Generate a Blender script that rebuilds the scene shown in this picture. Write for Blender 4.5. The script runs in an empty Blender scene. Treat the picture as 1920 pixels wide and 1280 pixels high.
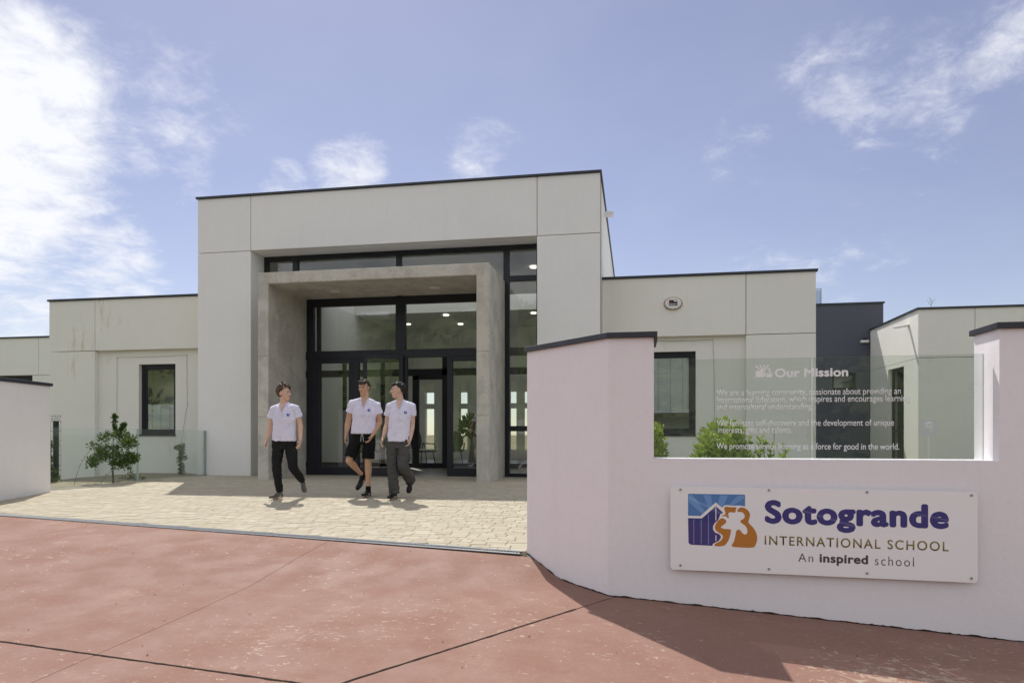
import bpy, bmesh, math, random
from mathutils import Vector, Matrix, noise
from mathutils.geometry import tessellate_polygon
random.seed(7)
R = math.radians
SC = bpy.context.scene
COL = SC.collection

# ------------------------------------------------------------------ camera
cd = bpy.data.cameras.new('camera'); cam = bpy.data.objects.new('camera', cd); COL.objects.link(cam)
cam.location = (0, 0, .92); cam.rotation_euler = (R(90), 0, R(10.19))
cd.sensor_width = 36; cd.lens = 24; cd.shift_y = 175 / 1920; cd.clip_start = .05; cd.clip_end = 6000
SC.camera = cam

# ------------------------------------------------------------------ sky, sun, exposure
SUN = Vector((-.325, .60, 1.0)).normalized()
w = bpy.data.worlds.new('World'); SC.world = w; w.use_nodes = True
N = w.node_tree.nodes; L = w.node_tree.links; N.clear()
def nd(t, **k):
    n = N.new(t)
    for a, b in k.items(): setattr(n, a, b)
    return n
def mth(op, a, b=None, c=None, clamp=False):
    n = N.new('ShaderNodeMath'); n.operation = op; n.use_clamp = clamp
    for i, v in enumerate((a, b, c)):
        if v is None: continue
        if isinstance(v, (int, float)): n.inputs[i].default_value = v
        else: L.new(v, n.inputs[i])
    return n.outputs[0]
sky = nd('ShaderNodeTexSky', sky_type='NISHITA', sun_disc=False)
sky.sun_elevation = math.asin(SUN.z); sky.sun_rotation = math.atan2(SUN.x, SUN.y)
sky.altitude = 100; sky.air_density = 1.0; sky.dust_density = .4; sky.ozone_density = 1.4
tc = nd('ShaderNodeTexCoord'); sep = nd('ShaderNodeSeparateXYZ'); L.new(tc.outputs['Generated'], sep.inputs[0])
zz = mth('ADD', mth('MAXIMUM', sep.outputs[2], 0.0), .22)
cmb = nd('ShaderNodeCombineXYZ'); L.new(mth('DIVIDE', sep.outputs[0], zz), cmb.inputs[0]); L.new(mth('DIVIDE', sep.outputs[1], zz), cmb.inputs[1])
def wnoise(scale, detail, rough, off, dist=0.0):
    m = nd('ShaderNodeMapping'); m.inputs['Location'].default_value = off; L.new(cmb.outputs[0], m.inputs[0])
    n = nd('ShaderNodeTexNoise'); n.inputs['Scale'].default_value = scale; n.inputs['Detail'].default_value = detail
    n.inputs['Roughness'].default_value = rough; n.inputs['Distortion'].default_value = dist; L.new(m.outputs[0], n.inputs[0])
    return n.outputs['Fac']
n1 = wnoise(3.4, 12, .60, (3.1, 1.7, 0), .25); n2 = wnoise(9.5, 12, .68, (1.3, 8.2, 2), .35)
blend = mth('ADD', mth('MULTIPLY', n1, .48), mth('MULTIPLY', n2, .52))
def cdir(px, py):      # a compass direction on the sky
    u = (px - 960) / 1280; v = (815 - py) / 1280; a = R(10.19)
    return Vector((-math.sin(a) + u * math.cos(a), math.cos(a) + u * math.sin(a), v)).normalized()
total = None
#  centre, angular radius (deg), strength
for (px, py, rad, st) in [(20, 130, 4.6, .95), (80, 260, 3.8, .88), (0, 400, 4.4, .88), (-220, 250, 11, 1.05), (140, 170, 3.2, .5), (110, 590, 4.5, .5),
                          (200, 490, 4, .62), (60, 500, 5, .6), (330, 190, 4.5, .34), (320, 290, 3.4, .50), (660, 325, 3.2, .62), (535, 340, 1.8, .55), (900, 285, 2.8, .40),
                          (1690, 170, 5.5, .39), (1790, 90, 4.5, .30), (1600, 160, 4, .33), (1390, 280, 2.6, .30), (1590, 500, 4, .34), (1430, 490, 3, .34), (1740, 290, 3, .25), (1900, 90, 3, .5)]:
    d = cdir(px, py)
    v = nd('ShaderNodeVectorMath', operation='DOT_PRODUCT'); v.inputs[1].default_value = d
    nrm = nd('ShaderNodeVectorMath', operation='NORMALIZE'); L.new(tc.outputs['Generated'], nrm.inputs[0]); L.new(nrm.outputs[0], v.inputs[0])
    mr = nd('ShaderNodeMapRange', interpolation_type='SMOOTHSTEP'); L.new(v.outputs['Value'], mr.inputs[0])
    mr.inputs[1].default_value = math.cos(R(rad * 1.5)); mr.inputs[2].default_value = math.cos(R(rad * .25)); mr.inputs[4].default_value = st
    total = mr.outputs[0] if total is None else mth('MAXIMUM', total, mr.outputs[0])
# unseen cloud behind the camera and to the sides, thickened to brighten shaded walls
behind = nd('ShaderNodeMapRange', interpolation_type='SMOOTHSTEP'); L.new(sep.outputs[1], behind.inputs[0])
behind.inputs[1].default_value = .45; behind.inputs[2].default_value = .1; behind.inputs[4].default_value = .80
total = mth('MAXIMUM', total, behind.outputs[0])
dens = nd('ShaderNodeMapRange', interpolation_type='SMOOTHSTEP')
L.new(mth('ADD', mth('MULTIPLY', total, .42), blend), dens.inputs[0])
dens.inputs[1].default_value = .61; dens.inputs[2].default_value = .98
veil = mth('ADD', dens.outputs[0], mth('MULTIPLY', n1, .12), clamp=True)
sat = nd('ShaderNodeHueSaturation'); L.new(sky.outputs[0], sat.inputs['Color']); sat.inputs['Saturation'].default_value = .82; sat.inputs['Hue'].default_value = .524; sat.inputs['Value'].default_value = .73
mixc = nd('ShaderNodeMix', data_type='RGBA'); L.new(veil, mixc.inputs[0]); L.new(sat.outputs[0], mixc.inputs[6]); mixc.inputs[7].default_value = (6.6, 6.7, 7.0, 1)
bg = nd('ShaderNodeBackground'); L.new(mixc.outputs[2], bg.inputs[0]); bg.inputs[1].default_value = .10
ow = nd('ShaderNodeOutputWorld'); L.new(bg.outputs[0], ow.inputs[0])

sl = bpy.data.lights.new('sun', 'SUN'); sl.energy = 3.1; sl.angle = R(.53); sl.color = (1, .955, .88)
so = bpy.data.objects.new('sun', sl); COL.objects.link(so); so.rotation_euler = SUN.to_track_quat('Z', 'Y').to_euler()
so.location = (-10, 20, 40)
SC.view_settings.view_transform = 'Standard'; SC.view_settings.look = 'None'; SC.view_settings.gamma = 1
SC.view_settings.use_curve_mapping = False; SC.view_settings.exposure = 0.55
SC.render.engine = 'CYCLES'; SC.cycles.use_denoising = True
SC.cycles.max_bounces = 10; SC.cycles.transparent_max_bounces = 24; SC.cycles.sample_clamp_indirect = 6

# ------------------------------------------------------------------ materials
MATS = {}
class MT:
    """a small wrapper that builds one procedural material"""
    def __init__(s, name, col=(.8, .8, .8), rough=.6, spec=.5, metal=0):
        m = bpy.data.materials.new(name); m.use_nodes = True; s.m = m; s.t = m.node_tree; s.n = s.t.nodes; s.l = s.t.links
        s.b = s.n['Principled BSDF']; s.b.inputs['Base Color'].default_value = (*col, 1); s.b.inputs['Roughness'].default_value = rough
        s.b.inputs['Specular IOR Level'].default_value = spec; s.b.inputs['Metallic'].default_value = metal
        s.geo = s.n.new('ShaderNodeTexCoord'); s.col = None; s.base = col; MATS[name] = m
    def N(s, t, **k):
        n = s.n.new(t)
        for a, b in k.items(): setattr(n, a, b)
        return n
    def pos(s, scale=(1, 1, 1), obj=True):
        if not obj:
            g = s.N('ShaderNodeNewGeometry'); src = g.outputs['Position']
        else: src = s.geo.outputs['Object']
        mp = s.N('ShaderNodeMapping'); mp.inputs['Scale'].default_value = scale; s.l.new(src, mp.inputs[0]); return mp.outputs[0]
    def noise(s, scale=5, detail=6, rough=.55, stretch=(1, 1, 1), world=True, dist=0):
        n = s.N('ShaderNodeTexNoise'); n.inputs['Scale'].default_value = scale; n.inputs['Detail'].default_value = detail
        n.inputs['Roughness'].default_value = rough; n.inputs['Distortion'].default_value = dist
        s.l.new(s.pos(stretch, not world), n.inputs[0]); return n.outputs['Fac']
    def ramp(s, fac, a, b, lo=0., hi=1.):
        r = s.N('ShaderNodeMapRange', interpolation_type='SMOOTHSTEP'); s.l.new(fac, r.inputs[0])
        r.inputs[1].default_value = a; r.inputs[2].default_value = b; r.inputs[3].default_value = lo; r.inputs[4].default_value = hi
        return r.outputs[0]
    def math(s, op, a, b):
        n = s.N('ShaderNodeMath', operation=op)
        for i, v in enumerate((a, b)):
            if isinstance(v, (int, float)): n.inputs[i].default_value = v
            else: s.l.new(v, n.inputs[i])
        return n.outputs[0]
    def over(s, fac, col):
        m = s.N('ShaderNodeMix', data_type='RGBA'); s.l.new(fac, m.inputs[0]) if not isinstance(fac, float) else setattr(m.inputs[0], 'default_value', fac)
        if s.col is None: m.inputs[6].default_value = (*s.base, 1)
        else: s.l.new(s.col, m.inputs[6])
        if isinstance(col, tuple): m.inputs[7].default_value = (*col, 1)
        else: s.l.new(col, m.inputs[7])
        s.col = m.outputs[2]; s.l.new(s.col, s.b.inputs['Base Color']); return s
    def bump(s, fac, strength=.3, dist=.01):
        b = s.N('ShaderNodeBump'); b.inputs['Strength'].default_value = strength; b.inputs['Distance'].default_value = dist
        s.l.new(fac, b.inputs['Height'])
        if s.b.inputs['Normal'].is_linked: s.l.new(s.b.inputs['Normal'].links[0].from_socket, b.inputs['Normal'])
        s.l.new(b.outputs[0], s.b.inputs['Normal']); return s
    def rgh(s, fac): s.l.new(fac, s.b.inputs['Roughness']); return s

def plaster(name, col, stain, stain_amt=.5, ochre=None):
    m = MT(name, col, .82, .25)
    m.over(m.ramp(m.noise(.7, 5), .35, .75, 0, .22), tuple(c * .86 for c in col))
    streak = m.noise(3.2, 7, .65, (2.4, 2.4, .16))
    m.over(m.ramp(streak, .50, .80, 0, stain_amt), stain)
    m.over(m.ramp(m.noise(26, 5, .6, (1, 1, .35)), .45, .8, 0, .14), tuple(c * .8 for c in col))
    if ochre:
        a = m.ramp(m.noise(.9, 3, .5, (1, 1, .8)), .60, .74); b = m.ramp(m.noise(6, 8, .7, (2, 2, .35)), .48, .66, 0, .45)
        m.over(m.math('MULTIPLY', a, b), ochre)
    m.bump(m.noise(95, 5, .7), .5, .005).bump(m.noise(7, 5, .6), .28, .014)
    return m.m
WHITE = plaster('white_render', (.87, .865, .85), (.72, .69, .63), .18)
CREAM = plaster('cream_render', (.86, .85, .785), (.70, .67, .57), .22, (.50, .36, .14))
PINK = plaster('pink_tinted_render', (.90, .86, .89), (.76, .70, .73), .16)
GREYR = plaster('slate_render', (.105, .112, .14), (.14, .145, .16), .35)
m = MT('groove_mortar', (.50, .44, .34), .9, .2); m.over(m.ramp(m.noise(8), .4, .7), (.38, .32, .23)); GROOVE = m.m
m = MT('anthracite_metal', (.012, .014, .022), .38, .45); m.over(m.ramp(m.noise(3), .4, .7, 0, .5), (.018, .02, .03)); ANTH = m.m
m = MT('coping_metal', (.028, .032, .045), .45, .5); m.over(m.ramp(m.noise(4), .4, .7, 0, .6), (.045, .05, .065)); COPE = m.m
m = MT('board_marked_concrete', (.60, .575, .51), .85, .3)
m.over(m.ramp(m.noise(2.2, 8, .7), .42, .62, 0, .75), (.42, .40, .36)).over(m.ramp(m.noise(5, 8, .7, (2, 2, .3)), .52, .75, 0, .6), (.63, .61, .57))
m.over(m.ramp(m.noise(48, 3, .5), .60, .68, 0, .75), (.17, .16, .14)).over(m.ramp(m.noise(14, 8, .7), .5, .72, 0, .5), (.34, .33, .30)).over(m.ramp(m.noise(2.2, 8, .75, (1, 1, .12)), .50, .74, 0, .6), (.60, .55, .44))
m.bump(m.ramp(m.noise(48, 3, .5), .56, .70), -.8, .008).bump(m.noise(140, 4), .3, .003).bump(m.noise(4, 3, .5), .2, .02); CONC = m.m

m = MT('red_painted_concrete', (.232, .122, .090), .74, .35)
m.over(m.ramp(m.noise(.7, 6, .6), .35, .7, 0, .6), (.26, .145, .113)).over(m.ramp(m.noise(5, 9, .72, (1, 1.4, 1)), .42, .68, 0, .5), (.225, .112, .084))
m.over(m.ramp(m.noise(1.6, 9, .75), .52, .72, 0, .45), (.33, .21, .16)).over(m.ramp(m.noise(24, 8, .75), .48, .66, 0, .4), (.28, .172, .137)).over(m.ramp(m.noise(90, 4, .7), .52, .68, 0, .45), (.17, .08, .06))
gp = m.N('ShaderNodeNewGeometry')
def blob(m, x, y, r):      # a worn patch of the paint, at its place on the ground
    vm = m.N('ShaderNodeVectorMath', operation='DISTANCE'); m.l.new(gp.outputs['Position'], vm.inputs[0]); vm.inputs[1].default_value = (x, y, -.45)
    return m.ramp(vm.outputs['Value'], r, r * .15)
wear = m.ramp(m.noise(.8, 3), .3, .7, .30, .62)
for (x, y, r, s) in [(1.75, 4.15, 1.5, .95), (2.4, 3.6, 1.2, 1.0), (-1.6, 4.9, 1.1, .6), (-2.6, 5.6, 1.2, .5), (-3.6, 4.6, 1.2, .45), (-.9, 4.7, .8, .6), (.4, 3.5, .9, .5)]:
    wear = m.math('MAXIMUM', wear, m.math('MULTIPLY', blob(m, x, y, r), s))
chip = m.math('ADD', m.math('MULTIPLY', wear, .24), m.noise(15, 9, .72, (1, 1.3, 1), True, .5))
flake = m.ramp(chip, .73, .745)
m.over(m.math('MULTIPLY', flake, .75), (.42, .33, .25))
fl2 = m.ramp(m.math('ADD', m.math('MULTIPLY', wear, .16), m.noise(34, 5, .6, (1, 1.6, 1))), .75, .775); m.over(m.math('MULTIPLY', fl2, .4), (.42, .33, .27))
m.over(m.ramp(m.noise(70, 3), .70, .75, 0, .35), (.2, .1, .08))
m.bump(flake, -.5, .004).bump(m.noise(90, 6, .75), .45, .005).bump(m.noise(6, 5), .15, .01)
m.rgh(m.ramp(m.noise(2.5, 5), .3, .7, .62, .85)); REDC = m.m

def paver_mat(name, island):
    m = MT(name, (.415, .375, .285), .85, .3)
    if island: g = m.N('ShaderNodeNewGeometry'); rnd = g.outputs['Random Per Island']
    else: g = m.N('ShaderNodeObjectInfo'); rnd = g.outputs['Random']
    m.over(m.ramp(rnd, .0, .5, 1, 0), (.38, .335, .25)).over(m.ramp(rnd, .72, 1., 0, .8), (.48, .44, .34))
    fr = m.N('ShaderNodeMath', operation='FRACT'); m.l.new(m.math('MULTIPLY', rnd, 7.31), fr.inputs[0])
    m.over(m.ramp(fr.outputs[0], .8, 1., 0, .55), (.42, .36, .28))
    m.over(m.ramp(m.noise(2.2, 6), .45, .75, 0, .35), (.42, .37, .29)).over(m.ramp(m.noise(45, 4), .55, .75, 0, .3), (.40, .35, .27))
    m.bump(m.noise(80, 5, .65), .4, .003); return m.m
PAVS = paver_mat('paver_stone', False); PAVI = paver_mat('paver_stone_field', True)
m = MT('joint_sand', (.30, .26, .19), .95, .1); m.over(m.ramp(m.noise(12), .4, .7), (.20, .17, .12)); SAND = m.m
m = MT('dark_joint_filler', (.03, .024, .02), .95, .1); m.over(m.ramp(m.noise(30), .5, .7, 0, .6), (.09, .06, .045)).bump(m.noise(60), .8, .01); JOINT = m.m
m = MT('asphalt', (.075, .073, .07), .9, .3); m.over(m.ramp(m.noise(40, 3), .45, .7, 0, .6), (.12, .115, .11)).over(m.ramp(m.noise(.3), .4, .7, 0, .6), (.10, .098, .094)); ASPH = m.m
m = MT('road_paint', (.75, .75, .72), .7, .3); m.over(m.ramp(m.noise(20, 6), .5, .7, 0, .6), (.4, .4, .38)); RPAINT = m.m
m = MT('garden_soil', (.16, .125, .085), .95, .1); m.over(m.ramp(m.noise(7, 7), .4, .65), (.09, .08, .045)).over(m.ramp(m.noise(25), .6, .7, 0, .7), (.3, .26, .19)).bump(m.noise(20, 6), 1, .03); SOIL = m.m
m = MT('dry_ground', (.20, .17, .11), .95, .1); m.over(m.ramp(m.noise(.05, 7), .4, .65), (.11, .12, .05)); DRY = m.m
m = MT('hill_scrub', (.10, .135, .055), .9, .1); m.over(m.ramp(m.noise(.09, 8, .6), .40, .62), (.17, .19, .09)).over(m.ramp(m.noise(.6, 6, .7), .5, .7, 0, .8), (.05, .075, .025)); HILL = m.m
m = MT('steel_grating', (.42, .43, .43), .45, .5, .85); m.over(m.ramp(m.noise(18), .4, .7, 0, .5), (.3, .31, .31)); STEEL = m.m
m = MT('dark_void', (.01, .01, .012), .9, .1); m.over(m.ramp(m.noise(9), .4, .7), (.02, .02, .02)); VOID = m.m
m = MT('flat_roof_gravel', (.62, .60, .56), .95, .2); m.over(m.ramp(m.noise(30), .4, .7), (.45, .44, .41)); ROOF = m.m
m = MT('interior_paint', (.72, .73, .67), .8, .2); m.over(m.ramp(m.noise(1.5), .4, .7, 0, .3), (.66, .67, .61)); INWALL = m.m
m = MT('polished_floor', (.42, .41, .36), .35, .5); m.over(m.ramp(m.noise(2), .4, .7, 0, .4), (.35, .34, .3)); INFLOOR = m.m
m = MT('blind_fabric', (.88, .92, .96), .7, .3); m.over(m.ramp(m.noise(3), .4, .7, 0, .2), (.82, .87, .92)); BLIND = m.m
m = MT('white_plastic', (.78, .78, .76), .45, .5); m.over(m.ramp(m.noise(9), .5, .7, 0, .2), (.6, .6, .57)); WPLA = m.m
m = MT('rust_stained_ring', (.35, .22, .09), .8, .3); m.over(m.ramp(m.noise(30, 5), .4, .65), (.5, .42, .3)); RUST = m.m
m = MT('black_mark', (.02, .022, .03), .6, .3); m.over(m.ramp(m.noise(9), .5, .7, 0, .3), (.04, .04, .05)); BLK = m.m
m = MT('upholstery', (.05, .05, .055), .8, .3); m.over(m.ramp(m.noise(9), .5, .7, 0, .3), (.09, .09, .09)); UPH = m.m
m = MT('table_top', (.55, .54, .46), .5, .4); m.over(m.ramp(m.noise(9), .5, .7, 0, .3), (.5, .48, .4)); TTOP = m.m
def flat(name, col, rough=.45, spec=.5, coat=0):
    m = MT(name, col, rough, spec); m.b.inputs['Coat Weight'].default_value = coat; m.b.inputs['Coat Roughness'].default_value = .02; m.over(m.ramp(m.noise(30, 3), .45, .75, 0, .15), tuple(c * .8 for c in col)); return m.m
NAVY = flat('navy_print', (.035, .025, .20), coat=1); LBLUE = flat('light_blue_print', (.16, .34, .68), coat=1); MBLUE = flat('mid_blue_print', (.085, .22, .52), coat=1)
ORANGE = flat('orange_print', (.52, .19, .012), coat=1); OLIVE = flat('olive_print', (.20, .155, .01), coat=1); CHAR = flat('charcoal_print', (.04, .04, .05), coat=1); WPR = flat('white_vinyl', (.92, .93, .93), .6)
RED = flat('red_print', (.45, .05, .03)); SGBLUE = flat('road_sign_blue', (.03, .10, .42)); CONEO = flat('cone_plastic', (.7, .13, .03))

def glassmat(name, tint, ior=1.5, milky=0, mcol=(.9, .9, .9), boost=1.0, bumpy=0):
    m = bpy.data.materials.new(name); m.use_nodes = True; t = m.node_tree; t.nodes.clear(); n = t.nodes; l = t.links
    tr = n.new('ShaderNodeBsdfTransparent'); tr.inputs[0].default_value = (*tint, 1)
    gl = n.new('ShaderNodeBsdfGlossy'); gl.inputs['Roughness'].default_value = .0; gl.inputs['Color'].default_value = (1, 1, 1, 1)
    fr = n.new('ShaderNodeFresnel'); fr.inputs[0].default_value = ior
    if bumpy:
        nz = n.new('ShaderNodeTexNoise'); nz.inputs['Scale'].default_value = bumpy; nz.inputs['Detail'].default_value = 1
        g = n.new('ShaderNodeNewGeometry'); l.new(g.outputs['Position'], nz.inputs[0])
        b = n.new('ShaderNodeBump'); b.inputs['Strength'].default_value = .05; b.inputs['Distance'].default_value = .01; l.new(nz.outputs[0], b.inputs['Height']); l.new(b.outputs[0], gl.inputs['Normal'])
    ml = n.new('ShaderNodeMath'); ml.operation = 'MULTIPLY'; ml.use_clamp = True; l.new(fr.outputs[0], ml.inputs[0]); ml.inputs[1].default_value = boost
    body = tr.outputs[0]
    if milky:
        df = n.new('ShaderNodeBsdfDiffuse'); df.inputs[0].default_value = (*mcol, 1); mx = n.new('ShaderNodeMixShader'); mx.inputs[0].default_value = milky
        l.new(tr.outputs[0], mx.inputs[1]); l.new(df.outputs[0], mx.inputs[2]); body = mx.outputs[0]
    m2 = n.new('ShaderNodeMixShader'); l.new(ml.outputs[0], m2.inputs[0]); l.new(body, m2.inputs[1]); l.new(gl.outputs[0], m2.inputs[2])
    o = n.new('ShaderNodeOutputMaterial'); l.new(m2.outputs[0], o.inputs[0]); return m
PANE = glassmat('window_glass', (.972, .982, .972), 1.52, 0, boost=1.15, bumpy=1.3)
RAIL = glassmat('balustrade_glass', (.92, .955, .94), 1.5, .01, (.75, .85, .82), .55)
MISG = glassmat('screen_glass', (.90, .925, .912), 1.5, .015, (.75, .85, .82), .9)
m = MT('gloss_acrylic_board', (.95, .93, .945), .5, .4); m.over(m.ramp(m.noise(3), .4, .7, 0, .3), (.93, .92, .94)); m.b.inputs['Coat Weight'].default_value = 1.; m.b.inputs['Coat Roughness'].default_value = .015; ACRY = m.m
m = MT('glass_edge', (.45, .62, .56), .25, .6); m.over(m.ramp(m.noise(9), .4, .7, 0, .3), (.3, .45, .4)); GEDGE = m.m
m = MT('lamp_diffuser', (.9, .9, .85), .5, .3); m.b.inputs['Emission Color'].default_value = (1, .95, .82, 1); m.b.inputs['Emission Strength'].default_value = 1.3
m.over(m.ramp(m.noise(5), .4, .7, 0, .1), (.8, .8, .75)); LAMP = m.m
def leafmat(name, a, b, c):
    m = MT(name, a, .55, .35); g = m.N('ShaderNodeNewGeometry')
    m.over(m.ramp(g.outputs['Random Per Island'], .3, .7), b).over(m.ramp(g.outputs['Random Per Island'], .8, 1.), c)
    m.b.inputs['Subsurface Weight'].default_value = 0
    tl = m.N('ShaderNodeBsdfTranslucent'); m.l.new(m.col, tl.inputs[0]); mx = m.N('ShaderNodeMixShader'); mx.inputs[0].default_value = .35
    o = m.n['Material Output']; m.l.new(m.b.outputs[0], mx.inputs[1]); m.l.new(tl.outputs[0], mx.inputs[2]); m.l.new(mx.outputs[0], o.inputs[0]); return m.m
LEAF = leafmat('evergreen_leaf', (.05, .095, .022), (.085, .14, .035), (.20, .27, .07))
LEAFY = leafmat('fresh_yellow_leaf', (.24, .33, .045), (.36, .44, .08), (.12, .20, .04))
LEAFD = leafmat('dark_creeper_leaf', (.09, .15, .035), (.13, .19, .05), (.19, .23, .07))
m = MT('bark', (.16, .14, .10), .9, .2); m.over(m.ramp(m.noise(40, 5), .4, .7), (.25, .23, .18)); BARK = m.m
m = MT('green_coated_steel', (.008, .022, .016), .45, .5); m.over(m.ramp(m.noise(9), .4, .7, 0, .4), (.015, .035, .025)); GSTEEL = m.m

# ------------------------------------------------------------------ mesh helpers
def link(name, bm, mat, parent=None, smooth=False, bevel=0):
    me = bpy.data.meshes.new(name); bmesh.ops.recalc_face_normals(bm, faces=bm.faces) if smooth != 'keep' else None
    bm.to_mesh(me); bm.free()
    if isinstance(mat, (list, tuple)):
        for x in mat: me.materials.append(x)
    else: me.materials.append(mat)
    if smooth:
        for p in me.polygons: p.use_smooth = True
    o = bpy.data.objects.new(name, me); COL.objects.link(o)
    if parent: o.parent = parent
    if bevel:
        b = o.modifiers.new('bevel', 'BEVEL'); b.width = bevel; b.segments = 2; b.limit_method = 'ANGLE'; b.angle_limit = R(50)
    return o
def box(bm, x0, x1, y0, y1, z0, z1):
    v = [bm.verts.new(p) for p in ((x0, y0, z0), (x1, y0, z0), (x1, y1, z0), (x0, y1, z0), (x0, y0, z1), (x1, y0, z1), (x1, y1, z1), (x0, y1, z1))]
    for f in ((0, 3, 2, 1), (4, 5, 6, 7), (0, 1, 5, 4), (1, 2, 6, 5), (2, 3, 7, 6), (3, 0, 4, 7)): bm.faces.new([v[i] for i in f])
    return v
def bx(name, dims, mat, parent=None, bevel=0):
    bm = bmesh.new(); box(bm, *dims); return link(name, bm, mat, parent, bevel=bevel)
def prism(bm, pts, z0, z1):
    """vertical prism over a ground polygon; z0/z1 numbers or functions of (x, y)"""
    f0 = z0 if callable(z0) else (lambda x, y: z0); f1 = z1 if callable(z1) else (lambda x, y: z1)
    a = [bm.verts.new((x, y, f0(x, y))) for x, y in pts]; b = [bm.verts.new((x, y, f1(x, y))) for x, y in pts]; n = len(pts)
    bm.faces.new(a[::-1]); bm.faces.new(b)
    for i in range(n): bm.faces.new((a[i], a[(i + 1) % n], b[(i + 1) % n], b[i]))
def tube(bm, pts, rad, seg=8, cap=True, flat=1.0):
    rings = []; pts = [Vector(p) for p in pts]; n = len(pts)
    up0 = None
    for i, p in enumerate(pts):
        d = (pts[min(i + 1, n - 1)] - pts[max(i - 1, 0)]).normalized()
        u = (up0 if up0 is not None else (Vector((0, 0, 1)) if abs(d.z) < .9 else Vector((1, 0, 0))))
        a = d.cross(u).normalized(); b = a.cross(d).normalized(); up0 = b
        r = rad[i] if isinstance(rad, (list, tuple)) else rad
        rings.append([bm.verts.new(p + a * math.cos(2 * math.pi * k / seg) * r + b * math.sin(2 * math.pi * k / seg) * r * flat) for k in range(seg)])
    for i in range(n - 1):
        for k in range(seg): bm.faces.new((rings[i][k], rings[i][(k + 1) % seg], rings[i + 1][(k + 1) % seg], rings[i + 1][k]))
    if cap: bm.faces.new(rings[0][::-1]); bm.faces.new(rings[-1])
def thing(name, label, cat, loc=(0, 0, 0), group=None, kind=None):
    o = bpy.data.objects.new(name, None); COL.objects.link(o); o.location = loc; o.empty_display_size = .3
    if label: o['label'] = label
    if cat: o['category'] = cat
    if group: o['group'] = group
    if kind: o['kind'] = kind
    return o
def tag(o, label=None, cat=None, group=None, kind=None):
    for k, v in (('label', label), ('category', cat), ('group', group), ('kind', kind)):
        if v: o[k] = v
    return o
def put(parent, *objs):      # children are modelled in world coordinates: keep them there under a moved parent
    for o in objs: o.parent = parent; o.matrix_parent_inverse = Matrix.Translation(-Vector(parent.location))

# ------------------------------------------------------------------ ground
def drainY(x): return 6.374 - .1947 * (x + 1)
def gz(x, y):
    yd = drainY(x)
    pz = lambda yy: -.03 * (13 - min(yy, 13))
    if y >= yd: return pz(y)
    zd = pz(yd); d = (yd - y) * .98 + max(0, min(x + 1, 2)) * .9
    A = -.38 - .0713 * min(x + .21, 4.2) if x > -.21 else -.38 + .006 * (-.21 - x)
    zp = A + .04 * (max(y, -3) - 5.58)
    Lr = .6 + .35 * max(0, min(-.7 - x, 9))
    f = min(d / Lr, 1.0); f = f if f < .7 else f - (f - .7) ** 2 * .55
    f = min(f, 1)
    if d > Lr: f = max(f, min(1, .95 + (d / Lr - 1) * .1))
    return zd + (zp - zd) * f
def frange(a, b, s):
    n = max(1, int(round((b - a) / s))); return [a + (b - a) * i / n for i in range(n + 1)]
def grid_sheet(name, xs, ys, zf, mat, keep=None, kind='structure', parent=None):
    bm = bmesh.new(); V = {}
    for i, x in enumerate(xs):
        for j, y in enumerate(ys): V[i, j] = bm.verts.new((x, y, zf(x, y)))
    for i in range(len(xs) - 1):
        for j in range(len(ys) - 1):
            cx = (xs[i] + xs[i + 1]) / 2; cy = (ys[j] + ys[j + 1]) / 2
            if keep is None or keep(cx, cy): bm.faces.new((V[i, j], V[i + 1, j], V[i + 1, j + 1], V[i, j + 1]))
    for v in [v for v in bm.verts if not v.link_faces]: bm.verts.remove(v)
    o = link(name, bm, mat, parent, smooth=True)
    if kind: o['kind'] = kind
    return o
xs = [-3000, -800, -250, -80, -40] + frange(-25, 25, .5) + [40, 80, 250, 800, 3000]
ys = [-3000, -900, -400, -200, -100, -60, -40] + frange(-25, 16, .5) + [25, 60, 200, 800, 3000]
g = grid_sheet('ground', xs, ys, lambda x, y: gz(x, y) - .12 - (.42 if x < -9.9 and 10.3 < y < 16 else 0), DRY)
asph = grid_sheet('parking_asphalt', [-70, -40] + frange(-25, 25, 1) + [40, 70], [-34] + frange(-30, -3.0, 1), lambda x, y: gz(x, y) - .03, ASPH)
# bays painted on the parking area, seen mirrored in the sign and the glazing
for k, (x, y0, y1, rz) in enumerate([(-9 + i * 2.6, -9.5, -4.6, 0) for i in range(12)] + [(-9 + i * 2.6, -21, -16.5, 0) for i in range(12)]):
    bm = bmesh.new(); a = [bm.verts.new(p) for p in ((x, y0, gz(x, y0) - .02), (x + .12, y0, gz(x, y0) - .02), (x + .12 + .6, y1, gz(x + .6, y1) - .02), (x + .6, y1, gz(x + .6, y1) - .02))]
    bm.faces.new(a); o = link('painted_bay_line', bm, RPAINT, asph)

# red concrete apron, cut into slabs along its real joints
def line(p, q):      # half-plane through two ground points
    p = Vector(p); q = Vector(q); d = (q - p).normalized(); return p, d, Vector((-d.y, d.x))
def ray_ground(px, py):
    u = (px - 960) / 1280; v = (815 - py) / 1280; a = R(10.19); d = (-math.sin(a) + u * math.cos(a), math.cos(a) + u * math.sin(a), v)
    lo, hi = .5, 40.
    for _ in range(50):
        t = (lo + hi) / 2
        if .92 + d[2] * t > gz(d[0] * t, d[1] * t): lo = t
        else: hi = t
    return (d[0] * lo, d[1] * lo)
J1 = line(ray_ground(620, 1012), ray_ground(60, 1279)); J2 = line(ray_ground(0, 1202), ray_ground(552, 1279)); J3 = line(ray_ground(646, 1279), ray_ground(1128, 1126))
DR = line((-1, 6.374 - .075), (-8.4, 7.815 - .075))
apron = thing('red_concrete_apron', None, None, (0, 0, -.4), kind='structure')
def inside(P, l, s, gap): return (P - l[0]).dot(l[2]) * s >= gap
k = 0
gx = frange(-14, 9, .125); gy = frange(-3.2, 9.2, .125)
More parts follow.
